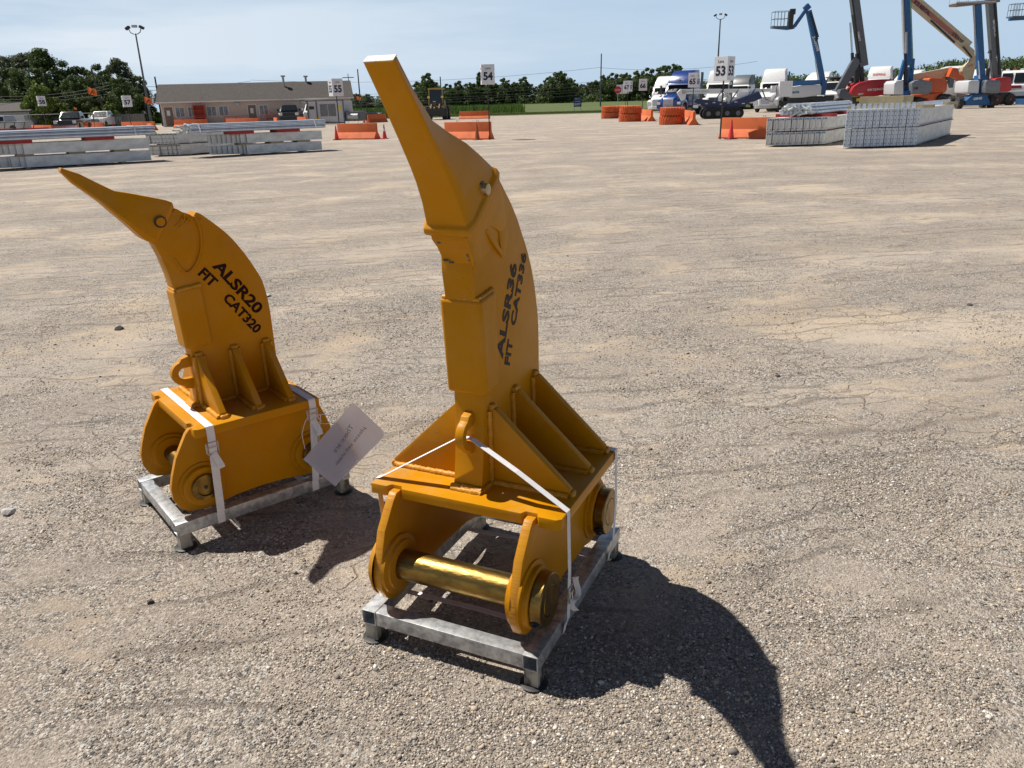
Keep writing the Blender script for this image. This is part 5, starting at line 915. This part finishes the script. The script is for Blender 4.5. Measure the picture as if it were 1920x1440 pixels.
def ll(t,s,a,b,h,Y,o,m_,par,flip=False,dy=-.2):
    A_=at(a[0],a[1],Y)-o+Vector((0,dy,0)); B_=at(b[0],b[1],Y)-o+Vector((0,dy,0)); d=B_-A_; n=Vector((0,-1,0)).cross(d); text(s,.1,frameM(A_-n.normalized()*h/2,d,n),m_,par,fit=(d.length,h),off=.004)
WP=mat('white_print',(.8,.8,.8),.6); DP=mat('teal_print',(.05,.16,.2),.6)
# blue lift with bent jib, left
t,o=lift(1503,81,'blue boom lift with a bent jib and basket hanging left, rear hood white',0); Y=81
bm_=bars(t,o,'boom',GBLU,[((1544,160),(1516,20))],Y,.46,.42); ll(t,'Z-60/37FE',(1523.5,68),(1532,96),.24,Y,o,WP,bm_,dy=-.225)
bars(t,o,'jib',GBLU,[((1514,14),(1489,50)),((1489,51),(1477,53))],Y,.30,.28); bars(t,o,'boom_head',GBLU,[((1517,10),(1509,18))],Y,.5,.46)
bars(t,o,'riser',GBLU,[((1540,178),(1544,150)),((1480,158),(1540,156))],Y,.62,.5); bars(t,o,'cylinder',CHR,[((1536,160),(1529,112))],Y,.12,.12,.0); bars(t,o,'hose_track',DRK,[((1534,70),(1521,24)),((1533,71),(1530,78))],Y-.3,.16,.16)
basket(t,o,1448.5,1475,21.5,50,Y,GPOLE,1.0); m=MB(); c=at(1482,38,Y)-o; m.box(c,(.45,.5,1.6)); m.box(at(1486,22,Y)-o,(.5,.4,.5)); m.build('control_box',DRK,t,bevel=.05); bars(t,o,'jib_link',GBLU,[((1447,51),(1478,54))],Y,.22,.5)
h_=hood(t,o,'rear_hood',mat('hood_white',(.62,.63,.65),.35,var=.04),[(1472,180),(1471.5,168),(1476,163),(1498,160),(1531,158.5),(1533,163),(1532,178),(1500,183),(1475,184)],Y,2.2); ll(t,'Genie',(1473.5,173),(1491,172),.30,Y,o,DP,h_,dy=-1.103)
hood(t,o,'turntable',DRK,[(1474,184.5),(1534,180),(1548,184),(1548,190),(1474,190)],Y,2.0,.05); hood(t,o,'chassis',DRK,[(1462,190),(1540,188),(1540,199),(1462,199)],Y,2.0,.05)
for px,dy in((1455,-.9),(1513,-.9),(1531,.9),(1470,.9)): lw(t,o,px,197,Y,.50,.38,LGR,dy)
# dark grey lift with red hood
t,o=lift(1615,84,'dark grey boom lift with long red rear hood and boom leaving the frame',0); Y=84
bm_=bars(t,o,'boom',GRYP,[((1619,124),(1594,-60))],Y,.80,.55); bars(t,o,'boom_side',DRK,[((1611.5,118),(1588,-60))],Y,.16,.6); ll(t,'SJ86T',(1606,60),(1609.5,78),.26,Y,o,WP,bm_,dy=-.282)
bars(t,o,'riser_arm',GRYP,[((1572,172),(1607,110))],Y,.82,.5,.05); bars(t,o,'riser_link',DRK,[((1608,100),(1606,158)),((1614,120),(1617,160))],Y,.34,.4); bars(t,o,'cylinder',CHR,[((1594.5,42),(1598,100))],Y,.15,.15,0); bars(t,o,'cylinder_barrel',DRK,[((1598,99),(1599,128))],Y,.24,.24,0)
h_=hood(t,o,'rear_hood',RED,[(1587,181),(1587,172),(1592,163),(1602,156),(1622,150.5),(1645,149),(1668,148.5),(1664,156),(1664,177),(1620,181)],Y,2.3); ll(t,'SKYJACK',(1617,169.5),(1651,167),.26,Y,o,WP,h_,dy=-1.153); ll(t,'SJ86T',(1599.5,177),(1610,176.5),.20,Y,o,WP,h_,dy=-1.153)
hood(t,o,'counterweight',GRYP,[(1568,168),(1578,166),(1590,181),(1590,196),(1572,196),(1566,176)],Y,2.2,.05); b_=hood(t,o,'chassis',DRK,[(1588,182),(1668,181),(1668,197),(1588,199)],Y,2.1,.04); m=MB(); c=at(1611,187,Y)-o; m.box((c.x,-1.07,c.z),(1.5,.02,.28)); m.build('yellow_label',mat('label_yellow',(.75,.6,.06),.5),b_)
for px,dy in((1566,-.9),(1578,.9),(1684,-.9),(1672,.9)): lw(t,o,px,197,Y,.56,.42,RED,dy)
# tall blue lift in the middle right
t,o=lift(1702,80,'tall blue boom lift with grey side hood, boom leaving the frame straight up',0); Y=80
bm_=bars(t,o,'boom',GBLU,[((1704,122),(1697,-60))],Y,.62,.6); bars(t,o,'boom_side',LGR,[((1695.5,100),(1689.5,-60))],Y-.2,.13,.3); bars(t,o,'boom_edge',mat('boom_green',(.25,.45,.25),.5),[((1710.5,110),(1704,-60))],Y-.25,.07,.12)
bars(t,o,'riser_arm',GBLU,[((1697,112),(1680,172)),((1706,128),(1693,172)),((1711,110),(1706,168))],Y,.32,.35); bars(t,o,'cylinder',LGR,[((1699,60),(1699,100))],Y-.4,.17,.17); bars(t,o,'cylinder_barrel',DRK,[((1699,98),(1697,160))],Y-.1,.26,.26); hood(t,o,'turntable',GBLU,[(1677,172),(1700,170),(1700,182),(1677,184)],Y,1.6,.05)
hood(t,o,'engine_hood',mat('hood_white',(.62,.63,.65),.35),[(1665.5,177),(1666.5,157),(1671,152),(1684,150.5),(1684,178)],Y,2.2,.1); h_=hood(t,o,'side_hood',mat('hood_grey',(.22,.235,.26),.4),[(1699,177),(1699,156),(1706,151.5),(1716,149.5),(1737,153),(1737,172),(1730,177)],Y,2.2,.1); ll(t,'S-80',(1702,166),(1711,165.5),.28,Y,o,NUM,h_,dy=-1.103)
hood(t,o,'chassis',GBLU,[(1672,182),(1698,181),(1698,190),(1672,191)],Y,2.0,.05)
for px,dy in((1668,-.9),(1722,.8),(1690,.9),(1716,-.6)): lw(t,o,px,197,Y,.5,.38,DRK if px==1722 else LGR,dy)
# orange lift with cream boom
t,o=lift(1750,83,'orange boom lift with long cream boom slanting up to the left',0); Y=83
bm_=bars(t,o,'boom',CRM,[((1814,88),(1650,-52))],Y,.98,.55); bars(t,o,'boom_stripe',mat('faded_red',(.45,.16,.11),.6),[((1797,72),(1650,-53.5))],Y-.29,.42,.02,0); bars(t,o,'boom_side',DRK,[((1790,80),(1745,38))],Y-.3,.16,.1)
ll(t,'RTS RENTAL',(1712,3.5),(1741,27),.34,Y,o,NUM,bm_,dy=-.305); ll(t,'ULTRA BOOST',(1783,62),(1803,80),.28,Y,o,NUM,bm_,dy=-.305)
lb=hood(t,o,'boom_elbow',CRM,[(1801,90),(1810,82),(1822,92),(1830,103),(1831,112),(1825,130),(1821,149),(1806,149),(1801,134),(1803,126),(1816,116),(1821,108),(1815,104)],Y,.6,.06); ll(t,'JLG',(1812,124.5),(1821,122.5),.26,Y,o,LOGO,lb,dy=-.305)
bars(t,o,'lower_arm',CRM,[((1708,148),(1783,134))],Y+.6,.85,.5,.06,); hood(t,o,'orange_link',ORL,[(1775,144),(1783,127),(1793,128),(1796,139),(1805,146),(1803,155),(1794,151),(1786,145)],Y,.7,.05); bars(t,o,'cylinder',DRK,[((1822,108),(1806,88))],Y-.4,.14,.14)
hood(t,o,'engine_hood',ORL,[(1731,174),(1731,149),(1735,146.5),(1762,147),(1766,152),(1765,170),(1760,174)],Y,2.2,.12); hood(t,o,'chassis',ORL,[(1700,178),(1712,178),(1760,173),(1760,193),(1736,194),(1730,184),(1700,184)],Y,1.9,.05)
lw(t,o,1756,189,Y,.60,.45,WHT,-1.0); lw(t,o,1783,189,Y,.60,.45,RED,.9); lw(t,o,1722,190,Y,.6,.45,WHT,1.0); lw(t,o,1770,189,Y,.6,.45,DRK,.3)
# blue lift seen from the front, platform above
t,o=lift(1823,73,'blue boom lift seen from the front with a wide platform above the frame edge',0); Y=73
bars(t,o,'boom',GBLU,[((1840,150),(1832,9))],Y,.50,.5); bars(t,o,'boom_side',LGR,[((1829,104),(1826,10))],Y-.3,.10,.1); bars(t,o,'cylinder',CHR,[((1836.5,148),(1834,114))],Y-.5,.09,.09,0); bars(t,o,'boom_base',GBLU,[((1830,180),(1840,142))],Y,.85,.8,.06)
pl=hood(t,o,'platform',mat('platform_grey',(.20,.17,.15),.6),[(1786,6),(1867,.5),(1868,5),(1800,12),(1786,12)],Y,1.2,.01); basket(t,o,1787,1866,-40,5,Y,LGR,1.2)
hood(t,o,'engine_hood',mat('hood_white',(.62,.63,.65),.35),[(1801,174),(1803,153),(1809,151),(1824,151),(1822,176)],Y,2.2,.12); hood(t,o,'side_hood',mat('hood_grey',(.22,.235,.26),.4),[(1833,175),(1835,153),(1840,150),(1862,151),(1863,158),(1861,175)],Y,2.2,.12); b_=hood(t,o,'chassis',GBLU,[(1794,198),(1798,188),(1808,178),(1834,178),(1842,190),(1842,197)],Y,.9,.04,dy=-.8); ll(t,'GENIE',(1810,185.5),(1826,184),.20,Y,o,WP,b_,dy=-1.255)
def front_wheel(px,dy,r=.52):
    c=at(px,195,Y)-o; e=wheel(t,0,0,r,.42,-1,m_rim=GBLU,tread=14,n=20); e.location=(c.x,dy,0); e.rotation_euler=(0,0,R(82))
for px,dy in((1788,-.9),(1847,-.9),(1800,1.5),(1859,1.3)): front_wheel(px,dy)
# dark lift with red hood at right
t,o=lift(1868,82,'dark boom lift with red hood behind the rightmost blue lift',0); Y=82
bm_=bars(t,o,'boom',GRYP,[((1868,146),(1855,-30))],Y,.78,.55); bars(t,o,'boom_side',DRK,[((1872,140),(1861,-30))],Y-.1,.2,.6); ll(t,'SKYJACK',(1859.5,38),(1863,70),.26,Y,o,WP,bm_,dy=-.282); ll(t,'SJ86T',(1866,104),(1868,119),.26,Y,o,WP,bm_,dy=-.282)
hood(t,o,'boom_bracket',DRK,[(1853,100),(1859,87),(1861,98)],Y,.4,.02); bars(t,o,'cylinder',CHR,[((1857,100),(1853,130))],Y,.10,.10,0); bars(t,o,'cylinder_barrel',DRK,[((1853,128),(1851,152))],Y,.26,.26)
hood(t,o,'rear_hood',RED,[(1851,151),(1858,147),(1881,144),(1884,147),(1885,168),(1880,172),(1854,173)],Y,2.2,.12); hood(t,o,'chassis',DRK,[(1846,174),(1884,173),(1884,190),(1846,191)],Y,2.0,.05)
for px,dy in((1856,-.9),(1880,-.9)): lw(t,o,px,197,Y,.55,.42,RED,dy)
# basket of a lift whose mast stands beyond the right edge
t,o=lift(1935,82,'grey lift basket hanging in from the right edge of the photo',0); Y=82
basket(t,o,1894,1918,7,31,Y,GPOLE,1.0); bars(t,o,'basket_arm',GBLU,[((1892,36),(1925,34)),((1925,34),(1932,196))],Y,.3,.3); hood(t,o,'chassis',GBLU,[(1915,185),(1955,185),(1955,198),(1915,198)],Y,2.0,.05)
# ------------------------------------------------ steel beam stacks
BEAMW=mat('beam_galvanized',(.74,.75,.74),.45,metal=.2,c2=(.56,.57,.57),scale=3,stretch=(1,1,2.)); PLT=mat('end_plate_blue_grey',(.64,.71,.80),.4,metal=.3,c2=(.50,.56,.64),scale=5); HOLE=mat('bolt_hole',(.01,.01,.012),.8); TAGB=mat('blue_marker',(.03,.22,.50),.6); TAGG=mat('green_marker',(.10,.22,.08),.7); REDW=mat('red_spacer',(.42,.03,.035),.7); LUM=mat('lumber',(.42,.35,.22),.8,c2=(.30,.24,.14),scale=5,stretch=(1,8,8)); WRAP=mat('wrapped_end',(.70,.72,.72),.45,c2=(.40,.44,.44),scale=9,lo=.42,hi=.6,bump=.03,bscale=14)
ORD=['first','second','third','fourth','fifth','sixth','seventh','eighth','ninth','tenth','eleventh','twelfth','thirteenth']
def beam_proto(L_,w,h,plate,holes,mark,truss=False,skew=0.,pw=None):
    t=thing('steel_beam','x','steel beam'); m=MB(); k=.012
    if truss:   # C channels with a tapered braced end
        m.cube((0,.0,0),(w*.92,L_*1,.012)); m.cube((0,0,h-.012),(w*.92,L_,h)); m.cube((0,0,.012),(.012,L_,h-.012)); 
        for y in(.35,.5,L_-.35,L_-.9,L_-1.0): m.cube((-.006,y,.02),(-.001,y+.05,h-.02))
        m.bar((-.004,.02,h-.05),(-.004,.45,.05),.008,.05)
    else:
        m.cube((.0,.02,0),(w*.9,L_,k)); m.cube((0,.02,h-k),(w*.9,L_,h)); m.cube((w*.42,.02,k),(w*.48,L_,h-k)); m.cube((.0,.02,k),(.012,L_,h-k))
    m.build('beam_body',BEAMW,t); 
    if not truss: 
        W0=w; w=pw or w; MX=Matrix.Translation((0,-.01,0))@Matrix.Rotation(skew,4,'Z'); m=MB(); m.X=MX; m.box((w*.49,0,h/2),(w*.91,.018,h*1.04)); m.m=1
        for i in range(holes[0]):
            for j in range(holes[1]): m.tube((w*(.2+.55*i/max(1,holes[0]-1)),-.0105,h*(.14+.72*j/max(1,holes[1]-1))),(w*(.2+.55*i/max(1,holes[0]-1)),-.0088,h*(.14+.72*j/max(1,holes[1]-1))),.016,n=6)
        m.m=2
        if mark: m.box((w*.5,-.0112,h*.90),(w*.55,.003,h*.11))
        p_=m.build('end_plate',[plate,HOLE,mark or HOLE],t)
    else:
        m=MB(); 
        m.prism([(0.03,0.02),(w*.5,h*.5),(0.03,h-.02),(w*.2,h-.02),(w*.8,h*.5),(w*.2,.02)],'y',-.008,.006); m.build('end_web',PLT,t)
    return t
def beam_stack(c0,cdir,ldir,n,w,h,L_,tiers,gap,plate,holes,mark,lab,truss=False,jit=.07,z0_=.05):
    c0=Vector(c0); u=Vector(cdir).normalized(); v=Vector(ldir).normalized(); rz=math.atan2(v.y,v.x)-math.pi/2; pr=beam_proto(L_,w*abs(u.cross(v).z),h,plate,holes,mark,truss,math.atan2(u.y,u.x)-rz,w); first=True
    for k in range(tiers):
        z=z0_+k*(h+gap)
        for i in range(n):
            q=c0+u*(w*i)+v*random.uniform(0,jit); q.z=z; o_=pr if first else dup(pr); first=False; o_.location=q; o_.rotation_euler=(0,0,rz); o_['label']=ORD[i]+' beam from the left in the '+('upper' if k else 'lower')+' tier of the '+lab; o_['group']=('upper' if k else 'lower')+' beams in the '+lab
        for j,f in enumerate((.12,.55,.9)):
            m=MB(); m.box((0,0,0),(n*w,.12,min(.09,gap*.95 if k else .05))); b=m.build('spacer_board',REDW if k else LUM); b.location=c0+u*(n*w/2)+v*(L_*f)+Vector((0,0,z-.027 if k==0 else z-gap/2)); b.rotation_euler=(0,0,math.atan2(u.y,u.x)); tag(b,('front','middle','rear')[j]+(' red spacer board between the tiers of the ' if k else ' wooden bearer under the ')+lab,'board')
    return rz,u,v
# right pair of stacks
rzQ,uQ,vQ=beam_stack(gnd(1580,279),(1,.05,0),(.59,.81,0),11,.212,.52,7.6,2,.04,PLT,(2,4),None,'plain right stack')
cP=gnd(1434,276); rzP,uP,vP=beam_stack(cP,(1,.05,0),(.59,.81,0),10,.205,.40,6.6,2,.05,mat('end_plate_grey',(.66,.67,.66),.5,metal=.25,c2=(.52,.53,.53)),(2,2),TAGB,'blue-marked stack')
cQ=gnd(1580,279)
for i in range(2):
    m=MB(); m.box((0,0,0),(1.35 if i==0 else .62,.35,.26)); b=m.build('timber_block',LUM,bevel=.008); q=at(1653 if i==0 else 1697,199,27.2); b.location=(q.x,27.2+i*.25,1.36); b.rotation_euler=(0,0,rzQ+.03*i); tag(b,['long timber lying across the top of the right beam stack','short timber beside the long one on the right beam stack'][i],'timber')
for i,f in enumerate((.15,.8)): m=MB(); m.box((0,0,0),(2.5,.3,.09)); b=m.build('timber_board',LUM); b.location=cQ+uQ*1.1+vQ*7.6*f+Vector((0,0,1.178)); b.rotation_euler=(0,0,rzQ); tag(b,['board across the near top of the right beam stack','board across the far top of the right beam stack'][i],'board')
# angle clips standing along the top of the right stack
m=MB()
for i in range(24): q=cQ+uQ*(.1+2.1*(i%12)/12*(1 if i<12 else 0)+(2.05 if i>=12 else 0))+vQ*(.3 if i<12 else .5+6.5*(i-12)/12); q.z=1.135+.09; m.box(q,(.10,.012,.16),rz=rzQ+.2)
cl=m.build('clip_plates',PLT); tag(cl,'row of upright clip plates along the top edge of the right stack','clips',kind='stuff')
# pipe bundles
PIPE=mat('pipe_galvanized',(.66,.70,.76),.30,metal=.6,c2=(.50,.54,.60),scale=4)
def pipes(c0,u,v,L_,rows,r,z,lab,wrap=True):
    rz=math.atan2(v.y,v.x); m=MB(); m.lathe([(0,r*.8),(0,r),(L_,r),(L_,r*.8)],(0,0,0),'x',12); p0=m.build('steel_pipe',PIPE,smooth=40); first=True; k=0
    for j,n in enumerate(rows):
        for i in range(n):
            o_=p0 if first else dup(p0); first=False; q=Vector(c0)+u*((i-(n-1)/2)*2.03*r)+v*random.uniform(-.12,.12); q.z=z+r+j*1.74*r; o_.location=q; o_.rotation_euler=(0,0,rz); tag(o_,ORD[i]+' pipe from the '+('left' if 'blue' in lab else 'far side')+', '+('bottom','second','third','top')[j]+' row, on the '+lab,'pipe','pipes on the '+lab)
    if wrap:
        m=MB(); random.seed(5)
        for i in range(16):
            q=Vector(c0)+u*random.uniform(-1,1)*r*rows[0]*.95-v*random.uniform(-.1,.35); q.z=z+random.uniform(.02,.25); a=random.uniform(0,3.1); d=Vector((math.cos(a),math.sin(a),random.uniform(-.6,.6))); m.bar(q-d*.14,q+d*.14,.09,.05)
        tag(m.build('end_fitting',WRAP,bevel=.004),'heap of pale brackets at the near end of the pipes on the '+lab,'brackets',kind='stuff')
    for f in(.06,.92):
        m=MB(); q=Vector(c0)+v*L_*f; w_=rows[0]*r*1.05; hh=len(rows)*1.8*r+.02; w2=rows[-1]*r*1.05; pts=[q-u*w_+Vector((0,0,z)),q-u*w_+Vector((0,0,z+r*1.2)),q-u*w2+Vector((0,0,z+hh)),q+u*w2+Vector((0,0,z+hh)),q+u*w_+Vector((0,0,z+r*1.2)),q+u*w_+Vector((0,0,z))]; ribbon(m,pts,.04,list([tuple(v)]*6),.004); tag(m.build('bundle_strap',STRAP),('near' if f<.5 else 'far')+' white strap round the pipes on the '+lab,'strap')
zP=.05+2*.40+.05+.052
pipes(cP+uP*.95+vP*.2,uP,vP,5.4,(9,8,7),.062,zP+.04,'blue-marked stack')
for i,f in enumerate((.15,.6)): m=MB(); m.box((0,0,0),(2.,.14,.1)); b=m.build('spacer_board',REDW); b.location=cP+uP*1.0+vP*6.6*f+Vector((0,0,zP)); b.rotation_euler=(0,0,rzP); tag(b,['red board under the near end of the pipes on the blue-marked stack','red board under the far end of the pipes on the blue-marked stack'][i],'board')
# left stacks: channels lying with their long side to the camera
def lstack(b_px,a_px,n,w,h,lab,plate=None,mark=None,tiers=2,gap=.07,truss=True,z0_=.05):
    a=gnd(*a_px); b=gnd(*b_px); v=(b-a).normalized(); L_=(b-a).length; u=Vector((-1,.03,0)).normalized()  # u points away from the camera
    # beams are laid from the far side to the near side so the channel web faces the camera
    c0=a; pr=beam_proto(L_,w*abs(u.cross(v).z),h,plate,(2,3),mark,truss); first=True; rz=math.atan2(v.y,v.x)-math.pi/2
    for k in range(tiers):
        z=z0_+k*(h+gap)
        for i in range(n):
            q=c0+u*(w*i)+v*random.uniform(-.05,.05); q.z=z; o_=pr if first else dup(pr); first=False; o_.location=q; o_.scale=(-1,1,1); o_.rotation_euler=(0,0,rz); o_['label']=ORD[i]+' channel beam from the far side in the '+('upper' if k else 'lower')+' tier, '+lab; o_['group']=('upper' if k else 'lower')+' beams in the '+lab
        for j,f in enumerate((.10,.5,.86)):
            m=MB(); m.box((0,0,0),(.14 if k==0 else .5,n*w*.55,gap*.95 if k else .05)); bb=m.build('spacer_board',LUM); bb.location=c0+u*(n*w/2)+v*(L_*f+.4)+Vector((0,0,z-(gap/2 if k else .027))); bb.rotation_euler=(0,0,math.atan2(v.y,v.x)); tag(bb,('left','middle','right')[j]+(' board between the tiers of the ' if k else ' bearer under the ')+lab,'board')
    return c0,u,v,L_,z0_+tiers*h+(tiers-1)*gap
c0,u,v,L0,zt=lstack((283,303),(50,317),9,.20,.34,'near left stack')
for i,f in enumerate((.10,.74)): m=MB(); m.box((0,0,0),(.9,1.0,.10)); b=m.build('spacer_board',REDW); b.location=c0+u*.62+v*L0*f+Vector((0,0,zt+.052)); b.rotation_euler=(0,0,math.atan2(v.y,v.x)); tag(b,['left red board under the pipes of the near left stack','right red board under the pipes of the near left stack'][i],'board')
n_=Vector((-v.y,v.x,0)); pipes(c0+u*.62+n_*.1-v*2.6,n_,v,L0+3.3,(13,12,11),.055,zt+.105,'near left stack',wrap=False)
c1,u,v,L1,zt=lstack((605,283),(465,291),9,.185,.33,'second left stack')
for i,f in enumerate((.12,.72)): m=MB(); m.box((0,0,0),(.9,1.0,.10)); b=m.build('spacer_board',REDW); b.location=c1+u*.6+v*L1*f+Vector((0,0,zt+.052)); b.rotation_euler=(0,0,math.atan2(v.y,v.x)); tag(b,['left red board under the pipes of the second left stack','right red board under the pipes of the second left stack'][i],'board')
n_=Vector((-v.y,v.x,0)); pipes(c1+u*.6+n_*.1-v*1.45,n_,v,L1+2.1,(12,11,9),.056,zt+.105,'second left stack')
beam_stack(gnd(279,294),(1,.05,0),(.62,.78,0),8,.155,.38,3.6,2,.04,mat('end_plate_grey',(.52,.53,.53),.5),(2,3),TAGG,'green-marked left stack')
# red trailer and low red equipment behind the near left stack
p=gx(48,72); tr=thing('red_trailer','low red trailer frame standing behind the pipes at the far left','trailer',p,R(-6)); m=MB(); [m.bar((-2.2,y,.55),(2.2,y,.55),.1,.14) for y in(-.7,.7)]; [m.bar((-2.2+.73*i,-.7,.5),(-2.2+.73*i,.7,.5),.08,.08) for i in range(7)]; m.build('trailer_frame',mat('trailer_red',(.45,.03,.03),.5),tr); m=MB(); [m.bar((-2.2+.9*i,-.7,.6),(-2.0+.9*i,-.7,1.15),.05,.05) for i in range(5)]; m.bar((-2.2,-.7,1.15),(1.8,-.7,1.15),.05,.06); m.build('trailer_rail',mat('dark_rail',(.08,.07,.05),.6),tr)
for x in(-.5,.4): wheel(tr,x,-.8,.33,.2,-1)

for o in bpy.data.objects:
    if o.parent is None and o.type in('MESH','EMPTY') and 'kind' not in o: o['kind']='thing'
